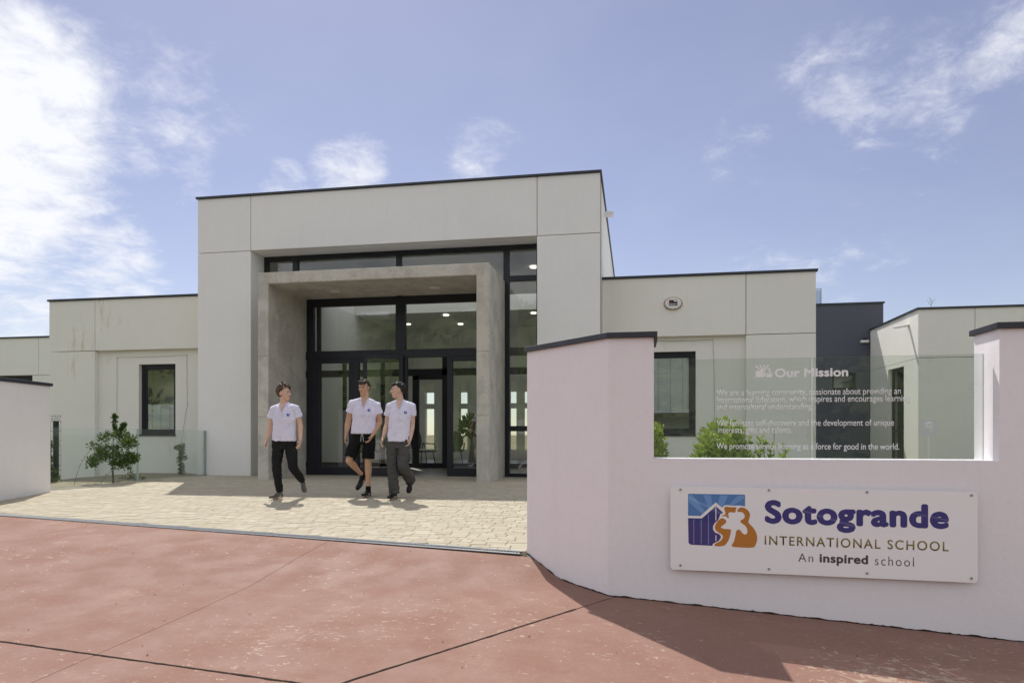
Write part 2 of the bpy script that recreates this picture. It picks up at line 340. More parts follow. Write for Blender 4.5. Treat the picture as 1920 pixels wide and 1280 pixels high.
for s1 in (1, -1):
    for s2 in (1, -1):
        for s3 in (1, -1):
            bm = bmesh.new(); V = {}
            for i, x in enumerate(gx):
                for j, y in enumerate(gy): V[i, j] = bm.verts.new((x, y, 0))
            for i in range(len(gx) - 1):
                for j in range(len(gy) - 1): bm.faces.new((V[i, j], V[i + 1, j], V[i + 1, j + 1], V[i, j + 1]))
            for (l, s, gap) in ((J1, s1, .0025), (J2, s2, .006), (J3, s3, .007), (DR, 1 if (Vector((0, 0)) - DR[0]).dot(DR[2]) > 0 else -1, 0)):
                co = l[0] + l[2] * s * gap; n = l[2] * s
                bmesh.ops.bisect_plane(bm, geom=bm.verts[:] + bm.edges[:] + bm.faces[:], plane_co=(co.x, co.y, 0), plane_no=(n.x, n.y, 0), clear_inner=True)
            if len(bm.faces) < 4: bm.free(); continue
            bd = [e for e in bm.edges if len(e.link_faces) == 1]
            r = bmesh.ops.extrude_edge_only(bm, edges=bd); low = {v for v in r['geom'] if isinstance(v, bmesh.types.BMVert)}
            for v in bm.verts:
                v.co.z = gz(v.co.x, v.co.y) - (.05 if v in low else 0)
            for e in bm.edges: e.smooth = not any(v in low for v in e.verts) and all(not any(v in low for v in f.verts) for f in e.link_faces)
            for f in bm.faces: f.smooth = not any(v in low for v in f.verts)
            o = link('concrete_slab', bm, REDC); put(apron, o); k += 1
# ragged dark filler in the two rough joints
for (l, w0, n0, n1) in ((J2, .010, -3, 5), (J3, .011, -4, 2.0)):
    bm = bmesh.new(); prev = None
    for i in range(int((n1 - n0) / .03)):
        t = n0 + i * .03; c = l[0] + l[1] * t
        if l is J3 and t > (Vector(ray_ground(1132, 1122)) - l[0]).length: break
        a = w0 * (.55 + 1.0 * abs(noise.noise(Vector((t * 5, 1, 0)))) + .8 * max(0, noise.noise(Vector((t * 17, 3, 0))))); b = w0 * (.55 + 1.0 * abs(noise.noise(Vector((t * 5, 9, 0)))) + .9 * max(0, noise.noise(Vector((t * 19, 13, 0)))))
        p = c + l[2] * a; q = c - l[2] * b
        row = [bm.verts.new((p.x, p.y, gz(p.x, p.y) + .003)), bm.verts.new((q.x, q.y, gz(q.x, q.y) + .003))]
        if prev: bm.faces.new((prev[0], row[0], row[1], prev[1]))
        prev = row
    o = link('joint_filler', bm, JOINT); o['kind'] = 'stuff'; put(apron, o)

# paving field
def pave_ok(x, y):
    if y < drainY(x) + .085: return False
    if y > 14.62: return False
    if y > 10.34: xl = -10.6 + (y - 10.88) * .95 / 3.22
    else: xl = -10.07 + (10.34 - y) * .19
    if x < xl - .05: return False
    if x > -.72 and y < 7.3: return False
    return x < (-.4 if y < 14 else -2.0) and not (x < -8.5 and y > 14.05)
pav = grid_sheet('paving', frange(-12, 0, .25), frange(6, 15, .25), lambda x, y: gz(x, max(y, drainY(x) + .05)) - .016 - (.15 if y < drainY(x) + .02 else 0), SAND, keep=lambda x, y: y > drainY(x) - .15 and x < -1.3 + max(0, y - 6.6))
def paver_bm(l, d=.125, h=.05):
    bm = bmesh.new(); g = .0022; c = .004
    x, y = l / 2 - g, d / 2 - g
    lo = [bm.verts.new(p) for p in ((-x, -y, -h), (x, -y, -h), (x, y, -h), (-x, y, -h))]
    mi = [bm.verts.new(p) for p in ((-x, -y, -c), (x, -y, -c), (x, y, -c), (-x, y, -c))]
    hi = [bm.verts.new(p) for p in ((-x + c, -y + c, 0), (x - c, -y + c, 0), (x - c, y - c, 0), (-x + c, y - c, 0))]
    for a, b in ((lo, mi), (mi, hi)):
        for i in range(4): bm.faces.new((a[i], a[(i + 1) % 4], b[(i + 1) % 4], b[i]))
    bm.faces.new(hi); return bm
LEN = (.125, .17, .205, .25); PMESH = []
for l in LEN:
    me = bpy.data.meshes.new('paver'); b_ = paver_bm(l); b_.to_mesh(me); b_.free(); me.materials.append(PAVS); PMESH.append(me)
cells = []
y = 6.3; row = 0
while y < 14.6:
    x = -11 + random.random() * .2
    while x < -.2:
        i = random.choice((0, 1, 1, 2, 2, 3)); x += LEN[i] / 2
        if pave_ok(x, y): cells.append((x, y, i))
        x += LEN[i] / 2
    y += .125
F3 = Vector((-math.sin(R(10.19)), math.cos(R(10.19)))); R3 = Vector((F3.y, -F3.x))
def in_view(x, y):
    p = Vector((x, y)); d = p.dot(F3); return abs(p.dot(R3) / d) < .75 and p.dot(R3) / d < .03 and (x < -1.05)
near = sorted([c for c in cells if in_view(c[0], c[1])], key=lambda c: c[0] ** 2 + c[1] ** 2)[:298]
ns = set(near)
for (x, y, i) in near:
    o = bpy.data.objects.new('paver', PMESH[i]); COL.objects.link(o); o.parent = pav
    o.location = (x, y, gz(x, y) + random.uniform(-.002, .003)); o.rotation_euler = (R(1.7) + random.uniform(-.008, .008), random.uniform(-.008, .008), random.uniform(-.008, .008))
bm = bmesh.new(); protos = [paver_bm(l) for l in LEN]
tmps = []
for p in protos: me = bpy.data.meshes.new('tmp'); p.to_mesh(me); p.free(); tmps.append(me)
vs = []; fs = []
for c in cells:
    if c in ns: continue
    x, y, i = c; me = tmps[i]; b0 = len(vs); z = gz(x, y) + random.uniform(-.002, .003); tx = random.uniform(-.008, .008); ty = .03 + random.uniform(-.008, .008); rz = random.uniform(-.01, .01)
    for v in me.vertices: vs.append((x + v.co.x - v.co.y * rz, y + v.co.y + v.co.x * rz, z + v.co.z + v.co.x * tx + v.co.y * ty))
    for f in me.polygons: fs.append([b0 + k for k in f.vertices])
me = bpy.data.meshes.new('paver_field'); me.from_pydata(vs, [], fs); me.materials.append(PAVI)
o = bpy.data.objects.new('paver_field', me); COL.objects.link(o); o.parent = pav; o['kind'] = 'stuff'; bm.free()
for t_ in tmps: bpy.data.meshes.remove(t_)

# slot drain along the edge of the paving
dr = thing('drain_channel', 'long galvanised slot drain grating between yellow paving and red concrete', 'drain', (-4.7, 7.09, -.19))
def drp(t, off, dz=0):
    x = -11.2 + t; y = drainY(x) + off; return (x, y, gz(x, drainY(x)) + dz)
for off in (-.064, .066):
    bm = bmesh.new(); tube(bm, [drp(t, off, .004) for t in frange(0, 10.14, .5)], .009, 4); put(dr, link('rail', bm, STEEL))
bm = bmesh.new(); tube(bm, [drp(t, 0, -.03) for t in frange(0, 10.14, .5)], .05, 4, flat=.25); put(dr, link('channel', bm, VOID))
bm = bmesh.new()
for i in range(338):
    t = i * .03; a = drp(t, -.06, .004); b = drp(t + .004, .062, .004)
    tube(bm, [a, b], .0065, 4)
o = link('grating_bar', bm, STEEL); o['kind'] = 'stuff'; put(dr, o)

# ------------------------------------------------------------------ hill and things behind the camera (mirrored in the glazing)
def hillz(x, y):
    d = -35 - y
    if d < 0: return -1.2
    base = 42 * (1 - math.exp(-d / 90)) * (1 + .22 * noise.noise(Vector((x * .008, y * .008, 0)))) * (1 + .16 * math.sin(x * .012 + 1.2))
    return -1.2 + base + 3.4 * min(1, d / 12) * max(-.2, noise.noise(Vector((x * .11, y * .11, 3)))) + 1.6 * min(1, d / 12) * noise.noise(Vector((x * .4, y * .4, 7)))
grid_sheet('hill', frange(-260, 260, 2.6), frange(-260, -35, 2.6), hillz, HILL)
def leaf_cloud(bm, centers, n, size, rnd=random, upbias=.3):
    for _ in range(n):
        c, rad = rnd.choice(centers); u = Vector((rnd.gauss(0, 1), rnd.gauss(0, 1), rnd.gauss(0, 1))).normalized() * (rnd.random() ** .45)
        p = Vector(c) + Vector((u.x * rad[0], u.y * rad[1], u.z * rad[2]))
        d = (u + Vector((rnd.uniform(-.8, .8), rnd.uniform(-.8, .8), rnd.uniform(-.5, .8) + upbias))).normalized(); s = size * rnd.uniform(.6, 1.3)
        a = d.cross(Vector((rnd.uniform(-1, 1), rnd.uniform(-1, 1), rnd.uniform(-1, 1)))).normalized() * s * .30
        nn = d.cross(a).normalized() * s * .1
        v = [bm.verts.new(q) for q in (p, p + d * s * .45 + a + nn, p + d * s, p + d * s * .45 - a + nn)]
        bm.faces.new((v[0], v[1], v[2])); bm.faces.new((v[0], v[2], v[3]))
bm = bmesh.new(); rr = random.Random(3)
for _ in range(420):
    x = rr.uniform(-110, 90); y = rr.uniform(-120, -38); z = hillz(x, y); s = rr.uniform(1.2, 2.8)
    leaf_cloud(bm, [((x, y, z + s * .5), (s, s, s * .7))], 60, s * .5, rr)
o = link('hillside_scrub', bm, leafmat('scrub_leaf', (.085, .105, .045), (.12, .14, .065), (.05, .07, .03)), None); tag(o, kind='stuff')
# parking sign and two cones
t = thing('parking_sign', 'blue square parking sign with white P on a pole, mirrored in the screen glass', 'road sign', (12.3, -20.2, -1))
bm = bmesh.new(); box(bm, -.34, .34, -.02, .0, 1.9, 2.58); bl = link('sign_plate', bm, SGBLUE, t, bevel=.01)
bm = bmesh.new(); tube(bm, [(0, -.05, 0), (0, -.05, 2.5)], .035, 10); link('pole', bm, WPLA, t)
def text_mesh(s, mat, name, x0, x1, z0, z1, y, parent, bold=0.0, depth=.0006, flip=False, shear=0, space=1.0, ref=None, fat=0):
    cu = bpy.data.curves.new('t', 'FONT'); cu.body = s; cu.size = 1; cu.extrude = .0; cu.offset = bold; cu.shear = shear; cu.space_character = space; cu.resolution_u = 6
    ob = bpy.data.objects.new('t', cu); COL.objects.link(ob); dg = bpy.context.evaluated_depsgraph_get()
    me = bpy.data.meshes.new_from_object(ob.evaluated_get(dg)); bpy.data.objects.remove(ob); bpy.data.curves.remove(cu)
    # reference height: cap and baseline measured from a flat letter
    cu = bpy.data.curves.new('t', 'FONT'); cu.body = ref or 'E'; cu.size = 1; cu.offset = bold; ob = bpy.data.objects.new('t', cu); COL.objects.link(ob); dg = bpy.context.evaluated_depsgraph_get()
    m2 = bpy.data.meshes.new_from_object(ob.evaluated_get(dg)); h0 = min(v.co.y for v in m2.vertices); h1 = max(v.co.y for v in m2.vertices)
    bpy.data.objects.remove(ob); bpy.data.curves.remove(cu); bpy.data.meshes.remove(m2)
    a = min(v.co.x for v in me.vertices); b = max(v.co.x for v in me.vertices)
    bm = bmesh.new()
    for (ox, oz, dz) in ([(0, 0, 0)] if not fat else [(fat * math.cos(k * math.pi / 4), fat * math.sin(k * math.pi / 4), .05 * (k + 1)) for k in range(8)]):
        m3 = me.copy(); m3.transform(Matrix.Translation((ox, oz, dz))); bm.from_mesh(m3); bpy.data.meshes.remove(m3)
    bpy.data.meshes.remove(me); a -= fat; b += fat; h0 -= fat; h1 += fat
    r = bmesh.ops.extrude_face_region(bm, geom=bm.faces[:])
    for v in r['geom']:
        if isinstance(v, bmesh.types.BMVert): v.co.z -= 1
    for v in bm.verts:
        fx = (v.co.x - a) / (b - a); fx = 1 - fx if flip else fx
        v.co = Vector((x0 + (x1 - x0) * fx, y - (max(v.co.z, -.5) + (.5 if v.co.z < -.5 else 0)) * 0.0003 * (-1 if flip else 1) + (0 if v.co.z > -.5 else (depth if not flip else -depth)), z0 + (v.co.y - h0) / (h1 - h0) * (z1 - z0)))
    return link(name, bm, mat, parent)
text_mesh('P', WPR, 'lettering', -.16, .16, 2.0, 2.48, .008, t, .03, .01, flip=True)
t['label'] = 'blue square parking sign with a white letter P on a pale pole'
for k, (x, y, lab) in enumerate(((5.6, -13.2, 'orange traffic cone standing on the bare asphalt, the nearer one'), (9.6, -17.5, 'orange traffic cone standing farther out on the asphalt'))):
    c = thing('traffic_cone', lab, 'traffic cone', (x, y, gz(x, y) - .03), group='traffic cones on the parking area')
    bm = bmesh.new(); box(bm, -.19, .19, -.19, .19, 0, .03); tube(bm, [(0, 0, .03), (0, 0, .7)], [.14, .025], 16); link('cone_body', bm, CONEO, c, smooth=False)
    bm = bmesh.new(); tube(bm, [(0, 0, .3), (0, 0, .45)], [.1, .076], 16, cap=False); link('reflective_band', bm, WPR, c)

# ------------------------------------------------------------------ school building
B = thing('school_building', 'large white flat roofed school block with raised concrete framed glass entrance', 'building', (-5.3, 14.5, 0))
def part(name, dims, mat, bevel=.004): o = bx(name, dims, mat, None, bevel); put(B, o); return o
TX0, TX1, TY, TZ = -9.836, -.70, 14.1, 6.30
OX0, OX1, OZ = -8.518, -2.003, 5.065
G = .007
def facade(rects, y0, y1, mat, parent=B):
    for (x0, x1, z0, z1) in rects: 
        o = bx('wall_panel', (x0 + G, x1 - G, y0, y1, z0 + G, z1 - G), mat, None, .003); put(parent, o)
# tower: four render panels round the opening, joints recessed in front of a solid core
facade([(TX0 - G, OX0, OZ, TZ), (OX0, OX1, OZ, TZ), (OX1, TX1 + G, OZ, TZ), (TX0 - G, OX0 + G, -.7, OZ), (OX1 - G, TX1 + G, -.3, OZ)], TY, TY + .06, WHITE)
core = bmesh.new()
box(core, TX0 + .004, OX0 - .002, TY + .05, TY + .60, -.3, TZ - .01); box(core, OX1 + .002, TX1 - .004, TY + .05, TY + .60, -.3, TZ - .01); box(core, OX0 - .0019, OX1 + .0019, TY + .05, TY + .60, OZ + .002, TZ - .01)
o = link('wall_core', core, GROOVE); put(B, o)
# reveals, soffit, side walls
part('reveal', (OX0 - .05, OX0, TY + .061, TY + .66, -.3, OZ + .0), WHITE); part('reveal', (OX1, OX1 + .05, TY + .061, TY + .66, -.3, OZ), WHITE)
part('soffit', (OX0 + .001, OX1 - .001, TY + .061, TY + .66, OZ, OZ + .05), WHITE)
part('side_wall', (TX0, TX0 + .2, TY + .605, 31, -.7, TZ), WHITE); part('side_wall', (TX1 - .2, TX1, TY + .605, 31, -.3, TZ), WHITE)
part('back_wall', (TX0 + .201, TX1 - .201, 30.8, 31, 2.9, TZ), WHITE)
for (a, b) in ((TY + .06, 20.0), (22.5, 30.9)): part('roof', (TX0 + .05, TX1 - .05, a, b, TZ - .3, TZ - .05), ROOF)      # gap between is added so daylight brightens the hall
def coping(x0, x1, y0, y1, z, t=.045, parent=B, ov=.035, w=.25, sides='flrb'):
    bm = bmesh.new()
    if 'f' in sides: box(bm, x0 - ov, x1 + ov, y0 - ov, y0 + w, z, z + t)
    if 'l' in sides: box(bm, x0 - ov, x0 + w, y0 + w + .001, y1, z, z + t)
    if 'r' in sides: box(bm, x1 - w, x1 + ov, y0 + w + .001, y1, z, z + t)
    if 'b' in sides: box(bm, x0 + w + .001, x1 - w - .001, y1 - w, y1, z, z + t)
    o = link('coping', bm, COPE); put(parent, o); return o
coping(TX0, TX1, TY, 31, TZ)
# wings
WY, WZ, WJ = 14.85, 4.27, 3.005
def wing(x0, x1, xs_, recess, wx0, wx1, wz0, wz1):
    """x0..x1 extents, xs_ the vertical joint, recess side l or r of the joint, window opening"""
    facade([(x0 - G if x0 < -9 else x0 + .0, xs_, WJ, WZ), (xs_, x1 + (G if x1 > 0 else 0), WJ, WZ)], WY, WY + .06, CREAM)
    c = bmesh.new(); box(c, x0 + .004, x1 - .004, WY + .05, WY + .3, WJ + .032, WZ - .01)
    if recess == 'r':
        facade([(x0 - G, xs_, -.7, WJ)], WY, WY + .06, CREAM); box(c, x0 + .004, xs_ - .032, WY + .05, WY + .3, -.7, WJ - .0021); ra, rb = xs_, x1
    else:
        facade([(xs_, x1 + G, -.7, WJ)], WY, WY + .06, CREAM); box(c, xs_ + .032, x1 - .004, WY + .05, WY + .3, -.7, WJ - .0021); ra, rb = x0, xs_
    o = link('wall_core', c, GROOVE); put(B, o)
    ry = WY + .12
    if recess == 'r': part('reveal', (xs_ - .03, xs_ - .001, WY + .0605, WY + .135, -.7, WJ - .003), CREAM); part('soffit', (xs_, x1, WY + .0605, WY + .14, WJ + .0005, WJ + .03), CREAM)
    else: part('reveal', (xs_ + .001, xs_ + .03, WY + .0605, WY + .135, -.7, WJ - .003), CREAM); part('soffit', (x0, xs_, WY + .0605, WY + .14, WJ + .0005, WJ + .03), CREAM)
    # recessed infill wall with a window hole
    bm = bmesh.new()
    for d in ((ra, wx0, -.7, WJ), (wx1, rb, -.7, WJ), (wx0, wx1, -.3, wz0), (wx0, wx1, wz1, WJ)): box(bm, d[0] + .0005, d[1] - .0005, ry, ry + .24, d[2] if d[2] > -.2 else -.7, d[3] - .0005)
    bmesh.ops.remove_doubles(bm, verts=bm.verts, dist=.0012)
    o = link('recessed_wall', bm, CREAM); put(B, o)
    part('roof', (x0 + .05, x1 - .05, WY + .305, 22, WZ - .3, WZ - .06), ROOF)
    bm = bmesh.new(); box(bm, x0 + .01, x1 - .01, 21.8, 22, -.3, WZ); 
    xo = (x0, x0 + .2) if recess == 'r' else (x1 - .2, x1)
    box(bm, xo[0], xo[1], WY + .301, 21.79, -.3, WZ); o = link('side_wall', bm, CREAM); put(B, o)
wing(-14.50, TX0 - .002, -13.19, 'r', -12.06, -11.05, .93, 2.66)
wing(TX1 + .002, 3.65, 2.28, 'l', -.02, 1.28, .93, 2.70)
coping(-14.50, TX0 - .04, WY, 22, WZ, sides='fl', w=.22); coping(TX1 + .04, 3.65, WY, 22, WZ, sides='fr', w=.22)
# windows
def window(x0, x1, z0, z1, y, t, parent=B, mull=()):
    fr = bmesh.new()
    for d in ((x0, x0 + t, z0, z1), (x1 - t, x1, z0, z1), (x0 + t, x1 - t, z0, z0 + t), (x0 + t, x1 - t, z1 - t, z1)): box(fr, d[0], d[1], y, y + .07, d[2], d[3])
    s = t * .45; a, b, c, d_ = x0 + t, x1 - t, z0 + t, z1 - t      # sash set back inside the frame
    for d in ((a, a + s, c, d_), (b - s, b, c, d_), (a + s, b - s, c, c + s), (a + s, b - s, d_ - s, d_)): box(fr, d[0], d[1], y + .015, y + .06, d[2], d[3])
    f = link('window', fr, ANTH, None, bevel=.003); put(parent, f)
    p = bx('pane', (a + s - .005, b - s + .005, y + .035, y + .041, c + s - .005, d_ - s + .005), PANE); p.parent = f
    return f, (a + s, b - s, c + s, d_ - s)
def sub(o, f): o.parent = f; return o      # the part itself already stands at world identity
def pleated(x0, x1, z0, z1, y, f, pitch=.042, cords=3):
    bm = bmesh.new(); n = int((z1 - z0) / pitch)
    prev = None
    for i in range(n * 2 + 1):
        z = z0 + (z1 - z0) * i / (n * 2); yy = y + (.012 if i % 2 else 0); r = (bm.verts.new((x0, yy, z)), bm.verts.new((x1, yy, z)))
        if prev: bm.faces.new((prev[0], prev[1], r[1], r[0]))
        prev = r
    box(bm, x0, x1, y - .006, y + .016, z0 - .02, z0)
    o = sub(link('blind', bm, BLIND), f); o['label'] = 'pleated pale blue grey blind'
    bm = bmesh.new()
    for k in range(cords): x = x0 + (x1 - x0) * (k + .5) / cords; box(bm, x - .002, x + .002, y - .008, y - .005, z0, z1)
    sub(link('blind_cord', bm, CHAR), f)
ry = WY + .12
# left window is set at the right end of a deep reveal: the frame starts 14 cm in
f, r = window(-12.06 + .004, -11.054, .934, 2.656, ry + .10, .085); pleated(r[0] + .01, r[1] - .01, r[2], r[2] + .62, ry + .152, f)
f2, r2 = window(-.016, 1.276, .934, 2.696, ry + .10, .085); pleated(r2[0] + .01, r2[1] - .01, r2[2] + .36, r2[3], ry + .152, f2, cords=4)
for (a, b) in ((-12.12, -11.04), (-.03, 1.285)):
    part('window_sill', (a, b, ry - .03, ry + .10, .895, .932), ANTH)
for (a, b) in ((-12.3, -10.8), (-.3, 1.6)):      # room box behind each window
    bm = bmesh.new(); box(bm, a, b, ry + .8, ry + .82, .3, 2.95); box(bm, a, a + .02, ry + .245, ry + .8, .3, 2.95); box(bm, b - .02, b, ry + .245, ry + .8, .3, 2.95); box(bm, a + .02, b - .02, ry + .245, ry + .8, .84, .86)
    put(B, link('room_lining', bm, INWALL))
for (x, lab, h, rd) in ((.80, 'white flower pot on the sill inside the right window, the wider one', .17, .11), (.52, 'slim white vase standing beside the flower pot inside the right window', .21, .05)):
    p = thing('flower_pot', lab, 'pot', (x, ry + .36, .86)); bm = bmesh.new(); tube(bm, [(0, 0, 0), (0, 0, h * .8), (0, 0, h), (0, 0, h * .9)], [rd * .7, rd, rd, rd * .85], 16); link('pot_body', bm, WPLA, p, smooth=True)
    bm = bmesh.new(); tube(bm, [(0, 0, h * .7), (0, 0, h * .88)], [rd * .8, rd * .8], 12); link('potting_soil', bm, SOIL, p)

# oval wall badge with rusty ring
bd = thing('oval_wall_plaque', 'oval white wall plaque with a black printed label and rusty rim', 'plaque', (.8, WY, 3.70))
def oval(bm, rx, rz, y0, y1, n=36):
    a = [bm.verts.new((math.cos(2 * math.pi * k / n) * rx, y0, math.sin(2 * math.pi * k / n) * rz)) for k in range(n)]
    b = [bm.verts.new((v.co.x, y1, v.co.z)) for v in a]
    bm.faces.new(a); bm.faces.new(b[::-1])
    for k in range(n): bm.faces.new((a[k], b[k], b[(k + 1) % n], a[(k + 1) % n]))
bm = bmesh.new(); oval(bm, .196, .138, -.02, -.002); link('rim', bm, RUST, bd)
bm = bmesh.new(); oval(bm, .168, .122, -.06, -.02); link('face', bm, WPLA, bd, bevel=.01)
bm = bmesh.new(); box(bm, -.085, .085, -.064, -.0605, -.05, .065); link('printed_label', bm, BLK, bd)
bm = bmesh.new(); box(bm, -.08, -.02, -.066, -.0645, .02, .032); link('printed_mark', bm, RED, bd)
bm = bmesh.new(); box(bm, .01, .08, -.066, -.0645, .03, .058); box(bm, -.075, .075, -.066, -.0645, -.022, -.012); box(bm, -.075, .04, -.066, -.0645, -.036, -.03); link('printed_mark', bm, WPLA, bd)

# ---- entrance glazing (plane y = 14.7)
GY0, GY1 = 14.66, 14.76
def bars(name, rects, mat=ANTH, y0=GY0, y1=GY1):
    bm = bmesh.new()
    for (x0, x1, z0, z1) in rects: box(bm, x0, x1, y0, y1, z0, z1)
    o = link(name, bm, mat, None, bevel=.004); put(B, o); return o
PL0, PL1, PR0, PR1, PZ, PZI = -7.70, -7.457, -3.046, -2.79, 4.28, 4.04
gf = bars('curtain_wall_frame', [
    (-8.516, -2.005, 4.955, 5.064), (-8.516, -8.42, .0, 4.954), (-7.80, -7.665, 4.29, 4.954), (-5.29, -5.17, 4.0, 4.954), (-2.83, -2.695, .0, 4.954), (-2.10, -2.005, 0, 4.954),
    (-2.694, -2.101, 4.27, 4.39), (-2.694, -2.101, 1.0, 1.115), (-2.694, -2.101, .0, .08), (-8.419, -7.75, 0, .08)])
for (x0, x1, z0, z1) in ((-8.43, -7.79, .07, 4.96), (-7.67, -5.28, 4.2, 4.96), (-5.18, -2.82, 4.2, 4.96), (-2.70, -2.09, 4.38, 4.96), (-2.70, -2.09, 1.11, 4.28), (-2.70, -2.09, .07, 1.01)):
    sub(bx('pane', (x0, x1, 14.70, 14.708, z0, z1), PANE), gf)
# frame within the portal
ef = bars('entrance_frame', [
    (-7.455, -3.05, 3.86, 4.038), (-7.455, -7.28, 0, 3.859), (-3.16, -3.05, 0, 3.859), (-5.30, -5.07, 2.84, 3.859), (-7.279, -3.161, 2.655, 2.839),
    (-6.34, -6.18, .0, 2.654), (-5.12, -5.03, 0, 2.654), (-4.10, -3.98, 0, 2.654), (-7.279, -6.341, 2.56, 2.654), (-7.279, -6.341, 0, .19), (-7.279, -7.12, .19, 2.56), (-6.42, -6.341, .19, 2.56),
    (-6.179, -5.121, 2.56, 2.654), (-6.179, -5.121, 0, .19), (-3.979, -3.161, 2.56, 2.654), (-3.979, -3.161, 0, .19), (-7.2, -7.13, 2.84, 3.86)])
for (x0, x1, z0, z1) in ((-7.285, -5.295, 2.835, 3.865), (-5.075, -3.155, 2.835, 3.865), (-7.125, -6.415, .185, 2.565), (-6.185, -5.115, .185, 2.565), (-3.985, -3.155, .185, 2.565)):
    sub(bx('pane', (x0, x1, 14.70, 14.708, z0, z1), PANE), ef)
# open door leaf, hinged at the left jamb of the doorway and swung outwards
dl = thing('hinge', None, None, (-5.10, 14.66, 0)); 
def door(width, z1, ang, hx, hy, flipx=-1):
    bm = bmesh.new(); s = .085; b = .20
    for (a, c, z0_, z1_) in ((0, s, .02, z1), (width - s, width, .02, z1), (s, width - s, .02, b), (s, width - s, z1 - s, z1)): box(bm, flipx * a, flipx * c, -.03, .03, z0_, z1_)
    bmesh.ops.rotate(bm, verts=bm.verts, cent=(0, 0, 0), matrix=Matrix.Rotation(ang, 3, 'Z')); bmesh.ops.translate(bm, verts=bm.verts, vec=(hx, hy, 0))
    d = link('door', bm, ANTH, None, bevel=.004); put(B, d)
    bm = bmesh.new(); box(bm, flipx * (s - .01), flipx * (width - s + .01), -.004, .004, b - .01, z1 - s + .01)
    bmesh.ops.rotate(bm, verts=bm.verts, cent=(0, 0, 0), matrix=Matrix.Rotation(ang, 3, 'Z')); bmesh.ops.translate(bm, verts=bm.verts, vec=(hx, hy, 0)); sub(link('pane', bm, PANE), d)
    bm = bmesh.new(); w_ = flipx * (width - .05)
    for sy in (-1, 1): tube(bm, [(w_, sy * .03, .95), (w_, sy * .07, .95), (w_, sy * .07, 1.25), (w_, sy * .03, 1.25)], .011, 8)
    bmesh.ops.rotate(bm, verts=bm.verts, cent=(0, 0, 0), matrix=Matrix.Rotation(ang, 3, 'Z')); bmesh.ops.translate(bm, verts=bm.verts, vec=(hx, hy, 0)); sub(link('handle', bm, ANTH, smooth=True), d)
    return d
bpy.data.objects.remove(dl)
d = door(.88, 2.70, math.atan2(.43, .74), -5.11, 14.62); d['label'] = 'tall dark framed glass door leaf standing open'
# inner vestibule screen (y = 18.3)
IY = 18.3
vf = bars('vestibule_frame', [(-9.6, -.92, 3.08, 3.30), (-9.6, -.92, 2.57, 2.76), (-9.6, -9.5, 0, 2.569), (-8.2, -8.1, 0, 3.079), (-7.05, -6.95, 0, 3.079), (-6.36, -6.30, 0, 3.079), (-6.12, -5.94, .0, 2.569), (-5.26, -5.10, 0, 3.079), (-3.9, -3.8, 0, 3.079), (-2.5, -2.4, 0, 3.079), (-9.499, -6.121, 0, .14), (-5.939, -5.261, .0, .14), (-5.099, -.93, 0, .14), (-6.121, -5.26, 2.46, 2.569)], ANTH, IY, IY + .08)
for (x0, x1, z0, z1) in ((-9.5, -8.2, .14, 2.57), (-8.1, -7.05, .14, 2.57), (-6.95, -6.36, .14, 2.57), (-5.94, -5.26, .14, 2.46), (-5.1, -3.9, .14, 2.57), (-3.8, -2.5, .14, 2.57), (-9.5, -6.36, 2.76, 3.08), (-6.3, -5.26, 2.76, 3.08), (-5.1, -.95, 2.76, 3.08)):
    sub(bx('pane', (x0, x1, IY + .04, IY + .046, z0, z1), PANE), vf)
# interior shell
part('interior_floor', (TX0 + .21, TX1 - .21, 14.5, 30.7, -.12, .004), INFLOOR)
for (a, b) in ((14.77, 20.0), (22.5, 30.7)): part('interior_ceiling', (TX0 + .205, TX1 - .205, a, b, 5.10, 5.2), INWALL)
for (a, b) in ((19.9, 19.998), (22.502, 22.6)): part('added_well_side', (TX0 + .21, TX1 - .21, a, b, 5.201, TZ - .301), INWALL)  # sides of the roof opening added to bring sun into the hall
for (a, b) in ((TX0 + .201, TX0 + .22), (TX1 - .22, TX1 - .201)): part('interior_wall', (a, b, 14.8, 30.7, 0.005, 5.099), INWALL, 0)
# back wall of the hall with openings to the daylight beyond
BYY = 26.0
wins = [(-13, -9.2), (-8.95, -8.2), (-7.6, -6.75), (-5.2, -4.3), (-3.9, -3.2)]
bm = bmesh.new(); zs = (.5, 2.0, 2.15, 3.3)
cols = [-9.6, -8.2, -7.8, -6.75, -6.45, -4.75, -4.5, -4.2, -3.9, -2.4, -2.0, -.93]
for i in range(0, len(cols) - 1, 2): box(bm, cols[i], cols[i + 1], BYY, BYY + .2, 0, 5.1)
for i in range(1, len(cols) - 1, 2):
    for (a, b) in ((0, .35), (1.95, 2.15), (3.0, 5.1)): box(bm, cols[i] + .001, cols[i + 1] - .001, BYY, BYY + .2, a, b)
put(B, link('hall_back_wall', bm, INWALL))
for i, (x, y) in enumerate(((-6.454, 22.95), (-8.4, 24.6), (-6.44, 24.9), (-4.9, 19.3), (-2.46, 16.76), (-3.4, 23.1), (-2.6, 24))):
    bm = bmesh.new(); tube(bm, [(x, y, 5.06), (x, y, 5.099)], .10, 20); o = link('ceiling_light', bm, LAMP); put(B, o)
